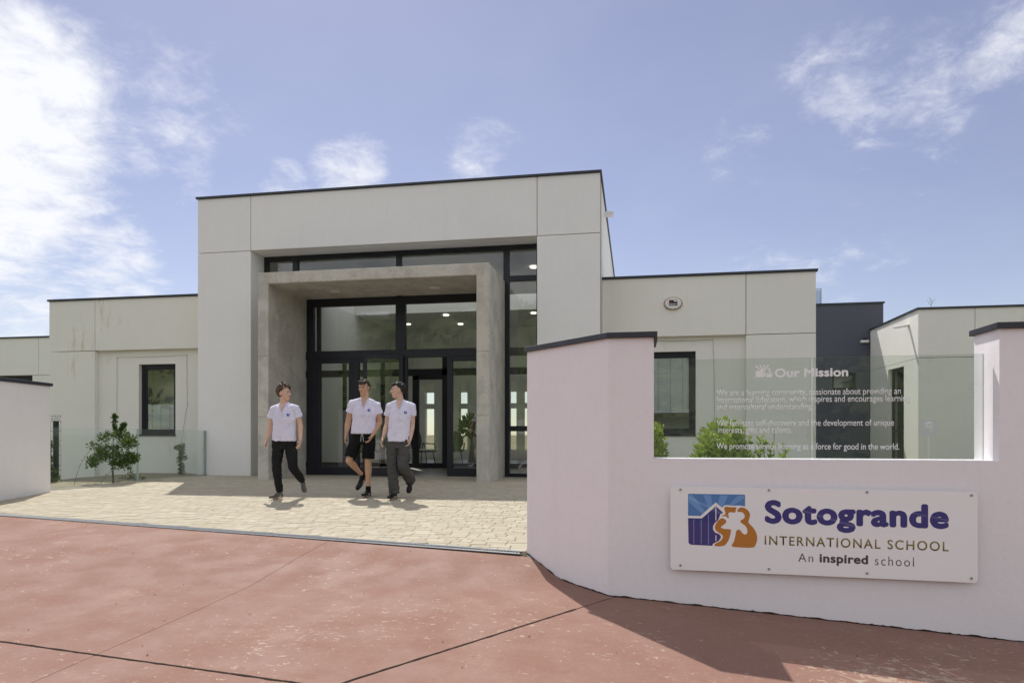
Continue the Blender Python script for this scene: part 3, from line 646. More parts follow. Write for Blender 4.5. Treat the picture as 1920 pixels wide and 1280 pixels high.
# concrete portal
po = bmesh.new()
pts = [(PL0, -.3), (PL0, PZ), (PR1, PZ), (PR1, -.3), (PR0, -.3), (PR0, PZI), (PL1, PZI), (PL1, -.3)]
fr_ = [po.verts.new((x, 13.0, z)) for x, z in pts]; bk = [po.verts.new((x, 14.655, z)) for x, z in pts]
for q in ((0, 1, 6, 7), (1, 2, 5, 6), (2, 3, 4, 5)): po.faces.new([fr_[i] for i in q]); po.faces.new([bk[i] for i in q][::-1])
for i in range(8): po.faces.new((fr_[i], fr_[(i + 1) % 8], bk[(i + 1) % 8], bk[i]))
po = link('concrete_portal', po, CONC, None, bevel=.02); put(B, po); po['label'] = 'raw grey concrete box frame'
for (x, y) in ((-6.416, 13.93), (-4.173, 13.95)):
    bm = bmesh.new(); tube(bm, [(x, y, PZI - .012), (x, y, PZI + .01)], .11, 20); sub(link('downlight', bm, WPLA), po)
# cast joint lines in the portal legs (thin dark board marks on the face)
for z in (1.30, 2.55):
    for (a, b) in ((PL0 - .001, PL1 + .001), (PR0 - .001, PR1 + .001)):
        bm = bmesh.new(); n = 14; prev = None
        for i in range(n + 1):
            x = a + (b - a) * i / n; h = .003 + .005 * abs(noise.noise(Vector((x * 20, z, 0)))); r_ = (bm.verts.new((x, 12.9985, z - h)), bm.verts.new((x, 12.9985, z + h)))
            if prev: bm.faces.new((prev[0], r_[0], r_[1], prev[1]))
            prev = r_
        sub(link('cast_joint', bm, flat('joint_dark%d' % int(z * 10 + a), (.17, .16, .14), .9) if False else JOINTC if 'JOINTC' in globals() else globals().setdefault('JOINTC', flat('cast_joint_dark', (.20, .185, .155), .9))), po)
# rain spout on the tower side
bm = bmesh.new(); box(bm, TX1 - .05, TX1 + .22, 15.9, 16.05, 5.98, 6.08); part_ = link('rain_spout', bm, WPLA, None, bevel=.01); put(B, part_)

# climbing wires round the windows
def wire(name, pts, label, grp=None):
    bm = bmesh.new(); P = []
    for (a, b) in zip(pts[:-1], pts[1:]):
        a = Vector(a); b = Vector(b); n = 8
        for i in range(n): q = a.lerp(b, i / n); q.x += .006 * math.sin(i * 2.1 + a.z * 5); q.z -= .01 * math.sin(math.pi * i / n) * (1 if abs(a.z - b.z) < .1 else 0); P.append(q)
    P.append(Vector(pts[-1])); tube(bm, P, .0028, 5); o = link('wire', bm, CHAR)
    t_ = thing('climber_wire', label, 'wire', pts[0], grp); put(t_, o)
    for p in pts[1:-1]:
        bm = bmesh.new(); tube(bm, [(p[0], p[1] - .012, p[2]), (p[0], p[1] + .03, p[2])], .009, 8); put(t_, link('wall_hook', bm, STEEL))
wy = ry - .015
wire('w', [(-12.66, wy, .2), (-12.66, wy, 2.84), (-10.73, wy, 2.86), (-10.72, wy, 1.66), (-10.9, wy, .6)], 'thin plant wire strung up and over the left wing window', 'climber wires round the windows')
wire('w', [(-.45, wy, 2.9), (.4, wy, 2.93), (1.63, wy, 2.93), (1.66, wy, 1.9), (1.64, wy, .1)], 'thin plant wire strung round the right wing window behind the glass screen', 'climber wires round the windows')

# ------------------------------------------------------------------ neighbouring blocks
FB = thing('side_block', 'low cream render block at the far left edge beyond the main wing', 'building', (-18, 20, 0))
facade([(-26, -19.76, 2.93, 4.2), (-19.76, -15, 2.93, 4.2), (-26, -23, -.3, 2.93), (-20.0, -15, -.3, 2.93)], 19.8, 19.86, CREAM, FB)
bm = bmesh.new(); box(bm, -25.99, -15.01, 19.85, 24, 2.935, 4.19); box(bm, -19.99, -15.01, 19.85, 24, -.3, 2.934); put(FB, link('wall_core', bm, GROOVE))
f, r_ = window(-23, -20.01, .5, 2.92, 19.95, .08, FB)
coping(-26, -15, 19.8, 24, 4.19, .05, FB, sides='f')
RB = thing('east_block', 'cream render block with a sunlit flank to the right behind the glass screen', 'building', (9, 21, 0))
X0 = 7.43
facade([(X0 - G, 8.80, 2.97, 4.26), (8.80, 14, 2.97, 4.26), (X0 - G, 8.80, -.3, 2.97)], 19.8, 19.86, CREAM, RB)
bm = bmesh.new(); box(bm, X0 + .06, 14, 19.85, 23.55, 2.975, 4.25); box(bm, X0 + .3, 8.79, 19.95, 23.55, -.3, 2.974); put(RB, link('wall_core', bm, GROOVE))
f, r_ = window(8.80, 11.6, 1.1, 2.96, 19.95, .08, RB); 
bm = bmesh.new(); box(bm, 8.80, 14, 19.9, 20.1, -.3, 1.09); put(RB, link('parapet', bm, CREAM))
# flank wall facing left, with a door opening
bm = bmesh.new(); box(bm, X0, X0 + .059, 19.861, 23.55, 2.975, 4.26); put(RB, link('flank_panel', bm, CREAM))
bm = bmesh.new()
for (y0, y1, z0, z1) in ((19.861, 20.79, -.3, 2.965), (22.0, 23.55, -.3, 2.965), (20.791, 21.999, 2.85, 2.965)): box(bm, X0, X0 + .25, y0, y1, z0, z1)
put(RB, link('flank_wall', bm, CREAM))
dr_ = bmesh.new()
for (y0, y1, z0, z1) in ((20.79, 20.87, 0, 2.85), (21.92, 22.0, 0, 2.85), (20.87, 21.92, 2.77, 2.85), (20.87, 21.92, 0, .1), (20.87, 21.92, 1.0, 1.07)): box(dr_, X0 + .10, X0 + .17, y0 + .0005, y1 - .0005, z0, z1)
dd = link('glazed_door', dr_, ANTH); put(RB, dd); sub(bx('pane', (X0 + .13, X0 + .136, 20.86, 21.93, .09, 2.78), PANE), dd)
put(RB, bx('door_backing', (X0 + .29, X0 + .299, 20.5, 22.3, 0, 2.9), VOID))
coping(X0, 14, 19.8, 23.55, 4.255, .05, RB, sides='fl', w=.12)
bm = bmesh.new(); tube(bm, [(X0 + .02, 20.45, 3.95), (X0 - .38, 20.45, 3.88)], [.07, .05], 8, flat=.6); o = link('rain_spout', bm, WPLA); put(RB, o)
GB = thing('dark_block', 'slate grey rendered block between the cream buildings', 'building', (6, 24, 0))
bm = bmesh.new()
for (x0, x1, z0, z1) in ((3, 6.30, -.3, 5.13), (7.02, 7.83, -.3, 5.13), (6.3005, 7.0195, -.3, 2.38), (6.3005, 7.0195, 2.92, 5.13)): box(bm, x0, x1, 23.6, 26, z0, z1)
bmesh.ops.remove_doubles(bm, verts=bm.verts, dist=.0008)
put(GB, link('wall', bm, GREYR)); f, r_ = window(6.302, 7.018, 2.382, 2.918, 23.7, .05, GB); coping(3, 7.83, 23.6, 26, 5.13, .05, GB, sides='fr', w=.12)
put(GB, bx('window_backing', (6.302, 7.018, 24.2, 24.21, 2.382, 2.918), INWALL))
t = thing('security_camera', 'small white camera fixed high on the slate grey wall', 'camera', (7.25, 23.6, 3.93))
bm = bmesh.new(); box(bm, -.12, .12, -.14, 0, -.06, .02); link('housing', bm, WPLA, t, bevel=.015)
bm = bmesh.new(); tube(bm, [(0, -.06, .02), (0, -.08, .09)], .05, 12); link('lens_dome', bm, BLK, t)
t = thing('roof_glass_screen', 'small translucent glass screen standing on the slate block roof', 'screen', (5.93, 24.3, 5.17))
gsm = glassmat('roof_screen_glass', (.75, .82, .88), 1.5, .35, (.6, .68, .74))
bm = bmesh.new(); box(bm, -.3, .2, -.01, .01, .02, .60); link('pane', bm, gsm, t)
bm = bmesh.new()
for x in (-.3, -.05, .2): box(bm, x - .012, x + .012, -.025, -.011, 0, .62)
box(bm, -.31, .212, -.026, -.01, .621, .64); link('screen_frame', bm, STEEL, t)

# ------------------------------------------------------------------ pink garden walls
VY = 5.58; TH = .38; TOPZ = 1.70; LZ = .728
PW = thing('pink_garden_wall', 'pale pink rendered wall with black coping, folded beside the entrance path', 'wall', (1, 5.8, 0))
LX, LY = -1.0, 6.37
c = Vector((-.21, VY))
bm = bmesh.new()
ax = Vector((1, -1)).normalized(); nn_ = Vector((1, 1)).normalized() * TH
E0 = Vector((LX, LY))
lx = E0.x + nn_.x; ly_ = E0.y + nn_.y; bk_x = c.x + .157
prof = [(c.x, -1.), (5.5, -1.), (5.5, TOPZ), (2.642, TOPZ), (2.642, LZ), (.151, LZ), (.151, TOPZ), (c.x, TOPZ)]     # stepped outline of the straight run
fa = [bm.verts.new((x, VY, z)) for x, z in prof]; fb = [bm.verts.new((x if i not in (0, 7) else bk_x, VY + TH, z)) for i, (x, z) in enumerate(prof)]
for tri in ((0, 1, 4, 5), (1, 2, 3, 4), (0, 5, 6, 7)): bm.faces.new([fa[i] for i in tri]); bm.faces.new([fb[i] for i in tri][::-1])
for i in range(1, 7): bm.faces.new((fa[i], fa[i + 1], fb[i + 1], fb[i]))
bm.faces.new((fa[0], fb[0], fb[1], fa[1]))
q0 = [bm.verts.new(p) for p in ((E0.x, E0.y, -1.), (lx, ly_, -1.), (lx, ly_, TOPZ), (E0.x, E0.y, TOPZ))]
bm.faces.new(q0); bm.faces.new((q0[0], q0[3], fa[7], fa[0])); bm.faces.new((q0[1], fb[0], fb[7], q0[2])); bm.faces.new((q0[3], q0[2], fb[7], fa[7])); bm.faces.new((q0[0], fa[0], fb[0], q0[1]))
put(PW, link('wall', bm, PINK))
ov = .027
bm = bmesh.new(); prism(bm, [(E0.x - ov * .2 - ov, E0.y - ov * .3 + ov * .2), (c.x - ov * .4, VY - ov), (.151 + ov, VY - ov), (.151 + ov, VY + TH + ov), (c.x + .16, VY + TH + ov), (E0.x + nn_.x - .0, E0.y + nn_.y + ov)], TOPZ + .001, TOPZ + .046)
box(bm, .151 + .004, .151 + ov, VY - ov, VY + TH + ov, TOPZ - .03, TOPZ + .0005)
put(PW, link('coping', bm, COPE, None, bevel=.004))
bm = bmesh.new(); box(bm, 2.642 - ov, 5.5, VY - ov, VY + TH + ov, TOPZ + .001, TOPZ + .046); put(PW, link('coping', bm, COPE, None, bevel=.004))
# dark weathered seam of dirt and moss at the foot of the wall
bm = bmesh.new(); path = [(LX, LY), (c.x, c.y), (5.0, VY)]; prev = None; q = 0
for (a, b) in zip(path[:-1], path[1:]):
    a = Vector(a); b = Vector(b); d_ = (b - a).normalized(); n_ = Vector((d_.y, -d_.x)); steps = int((b - a).length / .02)
    for i in range(steps + 1):
        p = a + d_ * i * .02; q += .02
        h = .006 + .012 * max(0, noise.noise(Vector((q * 9, 0, 0))) + .2) + .010 * max(0, noise.noise(Vector((q * 37, 4, 0)))); wd = .008 + .014 * max(0, noise.noise(Vector((q * 7, 8, 0))) + .25)
        z = gz(p.x, p.y - .02)
        r = (bm.verts.new((p.x + n_.x * wd, p.y + n_.y * wd, z + .003)), bm.verts.new((p.x + n_.x * .003, p.y + n_.y * .003, z + h)))
        if prev: bm.faces.new((prev[0], r[0], r[1], prev[1]))
        prev = r
o = link('dirt_seam', bm, JOINT); o['kind'] = 'stuff'; put(PW, o)

LW = thing('left_garden_wall', 'pale rendered low wall with black coping at the left edge of the photo', 'wall', (-9.9, 9.5, 0))
e1 = Vector((-10.07, 10.34)); dv = Vector((.19, -.98)); tt = Vector((-.98, -.19)) * .35
e2 = e1 + dv * 3.2
PINK2 = plaster('pale_render', (.88, .86, .86), (.66, .62, .60), .22)
bm = bmesh.new(); prism(bm, [tuple(e1), tuple(e1 + tt), tuple(e2 + tt), tuple(e2)], -.6, 1.77); put(LW, link('wall', bm, PINK2, None, bevel=.008))
o_ = ov; ex = Vector((.98, .19)) * o_
bm = bmesh.new(); prism(bm, [tuple(e1 + ex - dv * o_), tuple(e1 + tt - ex - dv * o_), tuple(e2 + tt - ex), tuple(e2 + ex)], 1.771, 1.825); put(LW, link('coping', bm, COPE, None, bevel=.004))

# ------------------------------------------------------------------ glass screens
def glass_sheet(name, a, b, z0a, z0b, z1a, z1b, th, mat, parent):
    a = Vector(a); b = Vector(b); d_ = (b - a).normalized(); n_ = Vector((-d_.y, d_.x)) * th
    bm = bmesh.new(); P = [(a, z0a), (b, z0b), (b, z1b), (a, z1a)]
    f = [bm.verts.new((p.x, p.y, z)) for p, z in P]; k = [bm.verts.new((p.x + n_.x, p.y + n_.y, z)) for p, z in P]
    fs = [bm.faces.new(f), bm.faces.new(k[::-1])]
    for i in range(4): x = bm.faces.new((f[i], f[(i + 1) % 4], k[(i + 1) % 4], k[i])); x.material_index = 1
    o = link(name, bm, [mat, GEDGE]); put(parent, o); return o
S = thing('mission_glass_screen', 'frameless two pane glass screen lettered Our Mission, on the pink wall ledge', 'glass screen', (1.4, 5.73, LZ))
GYs = 5.73
glass_sheet('glass_pane', (.1515, GYs), (1.369, GYs), LZ + .002, LZ + .002, 1.534, 1.529, .012, MISG, S)
glass_sheet('glass_pane', (1.386, GYs), (2.605, GYs), LZ + .002, LZ + .002, 1.531, 1.533, .012, MISG, S)
ly = GYs - .0015
def T(s, x0, x1, z0, z1, bold=0, mat=WPR, **k):
    o = text_mesh(s, mat, 'lettering', x0, x1, z0, z1, ly, None, bold, **k); put(S, o)
T('Our Mission', 1.099, 1.646, 1.379, 1.449, 0, fat=.036, space=1.03)
for (s, x0, x1, z0, ref) in (('We are a learning community, passionate about providing an', .653, 2.026, 1.237, 0), ('International Education, which inspires and encourages learning', .655, 2.091, 1.180, 0), ('and intercultural understanding.', .653, 1.385, 1.122, 0),
                        ('We facilitate self-discovery and the development of unique', .653, 1.977, .992, 0), ('interests, gifts and talents.', .663, 1.231, .935, 0), ('We promote service learning as a force for good in the world.', .653, 2.015, .806, 0)):
    T(s, x0, x1, z0, z0 + .049, .002)
# school emblem outlines, on a 0..1 square (x right, z down from the top), traced once and used on both signs
def sm(pts, n=4):
    out = []; m_ = len(pts)
    for i in range(m_):
        p0, p1, p2, p3 = (Vector(pts[(i + k) % m_]) for k in (-1, 0, 1, 2))
        for j in range(n):
            t_ = j / n; out.append(tuple(.5 * ((2 * p1) + (p2 - p0) * t_ + (2 * p0 - 5 * p1 + 4 * p2 - p3) * t_ ** 2 + (-p0 + 3 * p1 - 3 * p2 + p3) * t_ ** 3)))
    return out
SKYB = [(215, 160), (1245, 160), (1258, 175), (1258, 385), (1160, 370), (1040, 375), (900, 365), (870, 380), (835, 415), (718, 318), (430, 585), (200, 585), (200, 175)]
RAYS = [[(213, 178), (280, 178), (520, 490), (460, 545), (213, 320)], [(485, 178), (630, 178), (652, 362), (582, 430)], [(800, 178), (945, 178), (868, 375), (835, 405), (760, 345)], [(1130, 178), (1245, 178), (1245, 235), (1050, 362), (965, 360)]]
NAV = [(200, 632), (460, 632), (720, 390), (858, 518), (800, 548), (785, 600), (760, 660), (700, 715), (668, 780), (668, 840), (705, 895), (780, 925), (812, 960), (812, 1000), (770, 1060), (690, 1100), (665, 1120), (655, 1155), (250, 1145), (210, 1110)]
ORA = [sm([(900, 398), (990, 405), (1095, 408), (1090, 450), (1070, 505), (985, 500), (948, 540), (965, 590), (945, 612), (900, 585), (835, 578), (840, 562), (885, 545), (895, 500), (875, 440)]),
       sm([(830, 622), (880, 635), (912, 670), (900, 715), (840, 765), (815, 795), (870, 822), (980, 828), (1000, 850), (985, 940), (950, 1050), (890, 1130), (830, 1155), (715, 1158), (695, 1130), (720, 1105), (800, 1060), (845, 1000), (838, 940), (760, 890), (708, 830), (712, 750), (770, 660)]),
       sm([(1115, 475), (1150, 420), (1210, 405), (1290, 440), (1345, 520), (1340, 600), (1322, 690), (1400, 780), (1460, 880), (1480, 1000), (1450, 1110), (1390, 1168), (1060, 1165), (1018, 1130), (1050, 1070), (1080, 960), (1095, 865), (1130, 832), (1170, 845), (1215, 905), (1270, 920), (1300, 880), (1290, 800), (1250, 745), (1190, 700), (1175, 660), (1235, 620), (1252, 560), (1210, 500), (1150, 492)])]
BARS = [((302, 652), (314, 1120)), ((440, 652), (453, 1120)), ((576, 550), (589, 1130))]
BARW = [((713, 405), (728, 665)), ((713, 950), (728, 1060))]
def poly(name, pts, mat, parent, x0, z0, sx, y, th=.0006):
    P = [(x0 + (a - 200) * sx, z0 - (b - 160) * sx) for a, b in pts]
    bm = bmesh.new(); f = [bm.verts.new((x, y - th, z)) for x, z in P]; k = [bm.verts.new((x, y, z)) for x, z in P]
    for tri in tessellate_polygon([[Vector((x, z, 0)) for x, z in P]]):
        bm.faces.new([f[i] for i in tri]); bm.faces.new([k[i] for i in tri][::-1])
    n = len(P)
    for i in range(n): bm.faces.new((f[i], f[(i + 1) % n], k[(i + 1) % n], k[i]))
    o = link(name, bm, mat); put(parent, o); return o
def rect(a, b): return [a, (b[0], a[1]), b, (a[0], b[1])]
sx = .126 / 1280
for p in RAYS + [NAV] + ORA: poly('emblem', p, WPR, S, .953, 1.480, sx, ly)
# joint clips and the left balustrade
BL = thing('glass_balustrade', 'knee high frameless glass balustrade in front of the small round tree', 'balustrade', (-10, 12.4, 0))
A_ = Vector((-10.75, 10.37)); B_ = Vector((-9.62, 14.09)); M_ = A_.lerp(B_, .54)
M_ = Vector((-10.02, 12.4)); A_ = Vector((-10.66, 10.9)) + (Vector((-10.66, 10.9)) - M_).normalized() * .6
dl_ = (B_ - M_).normalized()
glass_sheet('glass_pane', tuple(A_), tuple(M_ - (M_ - A_).normalized() * .008), -.12, -.07, 1.07, 1.045, .012, RAIL, BL)
glass_sheet('glass_pane', tuple(M_ + dl_ * .008), tuple(B_), -.07, .0, 1.04, 1.02, .012, RAIL, BL)
bm = bmesh.new(); box(bm, M_.x - .009, M_.x + .009, M_.y - .012, M_.y + .02, -.06, 1.045); put(BL, link('joint_profile', bm, GEDGE))
bm = bmesh.new(); tube(bm, [(A_.x, A_.y, -.08), (M_.x, M_.y, -.045), (B_.x, B_.y, .012)], .016, 6); put(BL, link('base_channel', bm, STEEL))
bm = bmesh.new(); box(bm, B_.x - .01, B_.x + .01, B_.y - .05, B_.y - .03, .0, 1.02); put(BL, link('end_clip', bm, STEEL))

# ------------------------------------------------------------------ entrance sign
SG = thing('school_name_sign', 'clear acrylic name board with blue and orange emblem on the pink wall', 'sign', (1.38, VY, .18))
q = VY - .045
bm = bmesh.new(); r_ = .03; P = []
for (cx, cz, a0) in ((2.478 - r_, .502 - r_, 0), (.278 + r_, .514 - r_, 90), (.278 + r_, -.142 + r_, 180), (2.478 - r_, -.165 + r_, 270)):
    for k in range(5): a = R(a0 + 22.5 * k); P.append((cx + math.cos(a) * r_, cz + math.sin(a) * r_))
f = [bm.verts.new((x, q, z)) for x, z in P]; k_ = [bm.verts.new((x, q + .008, z)) for x, z in P]; bm.faces.new(f); bm.faces.new(k_[::-1])
for i in range(len(P)): bm.faces.new((f[i], f[(i + 1) % len(P)], k_[(i + 1) % len(P)], k_[i]))
put(SG, link('acrylic_panel', bm, ACRY))
qt = q - .0002
sx = .520 / 1280
poly('emblem_sky', SKYB, MBLUE, SG, .413, .458, sx, qt)
for p in RAYS: poly('emblem_ray', p, LBLUE, SG, .413, .458, sx, qt - .0012)
poly('emblem_tower', NAV, NAVY, SG, .413, .458, sx, qt)
for a, b in BARS: poly('emblem_line', rect(a, b), LBLUE, SG, .413, .458, sx, qt - .0012)
for a, b in BARW: poly('emblem_line', rect(a, b), WPR, SG, .413, .458, sx, qt - .0012)
for p in ORA: poly('emblem_tree', p, ORANGE, SG, .413, .458, sx, qt)
def T2(s, x0, x1, z0, z1, bold, mat, **k):
    o = text_mesh(s, mat, 'lettering', x0, x1, z0, z1, qt - .0006, None, bold, **k)
    for v in o.data.vertices: v.co.z -= (v.co.x - 1.63) * .010
    put(SG, o); return o
T2('Sotogrande', .988, 2.285, .232, .412, 0, NAVY, fat=.046, space=1.07)
T2('INTERNATIONAL SCHOOL', .988, 2.282, .068, .138, .012, OLIVE, space=1.22)
T2('An', 1.233, 1.341, -.052, .011, -.006, CHAR, space=1.2); T2('inspired', 1.386, 1.73, -.052, .016, 0, CHAR, fat=.036, space=1.06); T2('school', 1.778, 2.047, -.055, .013, -.006, CHAR, space=1.25)
for (x, z) in ((.355, .49), (1.019, .495), (1.722, .49), (2.435, .477), (.355, -.106), (1.019, -.112), (1.722, -.120), (2.435, -.132)):
    bm = bmesh.new(); tube(bm, [(x, q - .006, z), (x, VY + .002, z)], .009, 12); put(SG, link('standoff_bolt', bm, STEEL, smooth=False))

# ------------------------------------------------------------------ planting
grid_sheet('planting_bed', frange(-15, -9.7, .2), frange(10.2, 15.0, .2), lambda x, y: -.38 + .28 * max(0, min(1, (x + 11.2) / 1.0)) * (1 if y < 12.6 else max(0, 1 - (y - 12.6) / .8)) - .0 + .03 * noise.noise(Vector((x * 2, y * 2, 0))), SOIL, keep=lambda x, y: x < -10.66 + (y - 10.9) * .31)
grid_sheet('garden_bed', frange(-.7, 14, .3), frange(5.9, 23.6, .3), lambda x, y: -.02 + .05 * noise.noise(Vector((x * 2, y * 2, 5))), SOIL, keep=lambda x, y: not (y > 14 and x < -.5) and x + y > 6.15)
def shrub(name, label, cat, base, trunk_pts, trunk_r, blobs, n, size, mat, bark=BARK, stems=(), seed=1, crown='crown'):
    t_ = thing(name, label, cat, base); rr = random.Random(seed); b = Vector(base)
    bm = bmesh.new(); tube(bm, trunk_pts, trunk_r, 7)
    for st in stems: tube(bm, st[0], st[1], 5)
    link('trunk', bm, bark, t_, smooth=True)
    bm = bmesh.new(); leaf_cloud(bm, blobs, n, size, rr); o = link(crown, bm, mat, t_)
    return t_
rr = random.Random(11)
tb = (-10.24, 11.98, -.08)
blobs = []
for i in range(42):
    a = rr.uniform(0, 6.28); r0 = rr.random() ** .5 * .40; z = rr.uniform(.40, 1.02); r0 *= 1.0 if z < .95 else .85; s = rr.uniform(.08, .13); blobs.append(((math.cos(a) * r0, math.sin(a) * r0, z), (s, s, s * .8)))
for z in (1.14, 1.25, 1.36): blobs.append(((.04 + rr.uniform(-.01, .01), 0, z), (.025, .025, .04)))
for k in range(5): blobs.append(((.12 + k * .035, 0, 1.02 + k * .045), (.03, .03, .03)))
shrub('round_tree', 'small round headed evergreen tree on a thin stem behind the glass balustrade', 'tree', tb, [(.02, 0, 0), (.0, 0, .3), (.01, 0, .7)], [.022, .018, .014], blobs, 3800, .052, LEAF,
      stems=[([(.01, 0, .45), (.2, .1, .8)], [.01, .004]), ([(0, 0, .5), (-.22, -.05, .85)], [.01, .004]), ([(0, 0, .6), (.04, 0, 1.36)], [.01, .002]), ([(0, 0, .6), (.26, 0, 1.2)], [.008, .002])], seed=5)
shrub('low_climber', 'loose low climber at the foot of the round headed tree', 'plant', (-10.62, 12.9, -.12), [(0, 0, 0), (.02, 0, .3), (.05, 0, .55)], [.008, .006, .003],
      [((.04, 0, .1 + .1 * k), (.05, .05, .06)) for k in range(6)] + [((.3, 0, .1), (.08, .05, .07)), ((.2, 0, .05), (.08, .05, .04)), ((-.15, 0, .08), (.1, .05, .06))], 230, .05, LEAFD, seed=8)
shrub('wall_climber', 'slender dark climber beside the tower wall, behind the glass balustrade', 'plant', (-10.62, 14.55, -.08), [(0, 0, 0), (.03, 0, .3), (-.02, 0, .8)], [.01, .008, .003],
      [((.03 + .03 * math.sin(k), 0, .05 + .075 * k), (.06, .05, .06)) for k in range(10)] + [((-.09, 0, .7), (.04, .03, .04)), ((.12, 0, .45), (.05, .03, .04))], 560, .055, LEAFD, seed=9)
shrub('hedge_plant', 'leafy dark green bush growing through the wire fence at the left', 'plant', (-11.80, 12.0, -.25), [(0, 0, 0), (0, 0, .9)], [.012, .004],
      [((rr.uniform(-.09, .09), rr.uniform(-.1, .1), .1 + .04 * k), (.08, .08, .08)) for k in range(24)] + [((.2, 0, .25), (.14, .1, .16))], 900, .075, LEAF, seed=12)
for (b, top, lab, sd) in (((-10.72, 11.55, -.06), (.42, .25, .82), 'bare arching thin stem with tiny buds, the taller of the two behind the glass', 3), ((-10.35, 11.8, -.06), (.42, .1, .33), 'short sprawling thin stem with pale blossoms low behind the glass', 4)):
    t_ = thing('thin_stem', lab, 'plant', b); bm = bmesh.new(); P = [Vector((top[0] * (s ** 1.7), top[1] * s, top[2] * (1 - (1 - s) ** 1.6))) for s in [i / 10 for i in range(11)]]
    tube(bm, P, [.005 - .0004 * i for i in range(11)], 5); link('stem', bm, BARK, t_)
    bm = bmesh.new(); rs = random.Random(sd); leaf_cloud(bm, [(tuple(P[i]), (.02, .02, .02)) for i in range(3, 11)], 26, .03, rs); link('bud', bm, leafmat('pale_bud%d' % sd, (.4, .3, .25), (.55, .5, .45), (.2, .12, .08)), t_)

# right garden shrubs
def bush(base, rx, rz, zc, n, size, mat, label, seed, name='garden_shrub'):
    rs = random.Random(seed); bl = []
    for i in range(30):
        a = rs.uniform(0, 6.28); e = rs.uniform(-.8, 1); r0 = rs.random() ** .4
        bl.append(((math.cos(a) * r0 * rx * math.cos(e), math.sin(a) * r0 * rx * math.cos(e), zc + math.sin(e) * r0 * rz), (rx * .34, rx * .34, rz * .34)))
    return shrub(name, label, 'shrub', base, [(0, 0, 0), (.02, 0, zc)], [.02, .012], bl, n, size, mat, stems=[([(0, 0, .1), (rx * .6 * math.cos(a), rx * .6 * math.sin(a), zc)], [.012, .005]) for a in (0, 1.3, 2.6, 3.9, 5.2)], seed=seed)
bush((.92, 8.0, 0), .29, .46, .62, 3600, .062, LEAFY, 'full yellow green shrub left of the centre joint of the glass screen', 21)
bush((.16, 7.9, 0), .17, .36, .72, 900, .060, LEAFY, 'yellow green shrub cut off by the pink wall end, at the left of the glass', 22)
bush((1.18, 8.3, 0), .2, .28, .45, 600, .06, LEAF, 'low dark green shrub between the two bright shrubs behind the glass', 23)
t_ = thing('broad_leaf_plant', 'low plant of upright bright pointed leaves, right of the full shrub', 'plant', (1.52, 8.0, 0))
bm = bmesh.new(); st = bmesh.new(); rs = random.Random(31)
for k in range(9):
    bxp = rs.uniform(-.16, .2); byp = rs.uniform(-.12, .12); h = rs.uniform(.62, .90); tube(st, [(bxp * .5, byp * .5, 0), (bxp, byp, h)], [.008, .004], 5)
    for j in range(22):
        z = h - rs.random() ** 1.5 * .3; a = rs.uniform(0, 6.28); d_ = Vector((math.cos(a), math.sin(a), rs.uniform(.3, 1.2))).normalized(); s = rs.uniform(.07, .11)
        p = Vector((bxp, byp, z)); sd_ = d_.cross(Vector((0, 0, 1))).normalized() * s * .2
        v = [bm.verts.new(u_) for u_ in (p, p + d_ * s * .5 + sd_, p + d_ * s, p + d_ * s * .5 - sd_)]; bm.faces.new(v[:3]); bm.faces.new((v[0], v[2], v[3]))
link('stem', st, BARK, t_); link('foliage', bm, LEAFY, t_)
bm = bmesh.new()
for (x, h) in ((-.34, 1.0), (.0, .98)): tube(bm, [(x, .05, 0), (x + .02, .05, h)], .004, 5)
link('bare_stem', bm, BARK, t_)
t_ = thing('roof_weed', 'tiny dry weed growing from the cream block roof edge', 'plant', (7.86, 20.1, 4.3)); bm = bmesh.new()
for (a, b) in (((0, 0, 0), (.02, 0, .3)), ((0, 0, .1), (-.1, 0, .25)), ((.01, 0, .15), (.1, 0, .28)), ((0, 0, .2), (-.05, 0, .33))): tube(bm, [a, b], [.005, .003], 4)
link('stem', bm, BARK, t_)

# green mesh fence behind the left wall
FN = thing('mesh_fence', 'dark green welded wire fence panel with a square post at the left', 'fence', (-11.75, 12.2, 0))
bm = bmesh.new(); box(bm, -.035, .035, -.035, .035, -.1, 1.21); o = link('post', bm, GSTEEL, FN); 
bm = bmesh.new()
for i in range(12):
    x = .16 - i * .062; P = []
    for (z0_, k_) in ((-.05, 0), (.20, 0), (.25, 1), (.30, 0), (.70, 0), (.75, 1), (.80, 0), (1.20, 0), (1.25, 1), (1.30, 0), (1.34, 0)): P.append((x, -.05 - .04 * k_, z0_))
    tube(bm, P, .0035, 4)
for z in (.2, .3, .5, .7, .8, 1.0, 1.2, 1.3): tube(bm, [(.17, -.05, z), (-.6, -.05, z)], .0035, 4)
for z in (.25, .75, 1.25): tube(bm, [(.17, -.09, z), (-.6, -.09, z)], .0035, 4)
link('wire_mesh', bm, GSTEEL, FN)

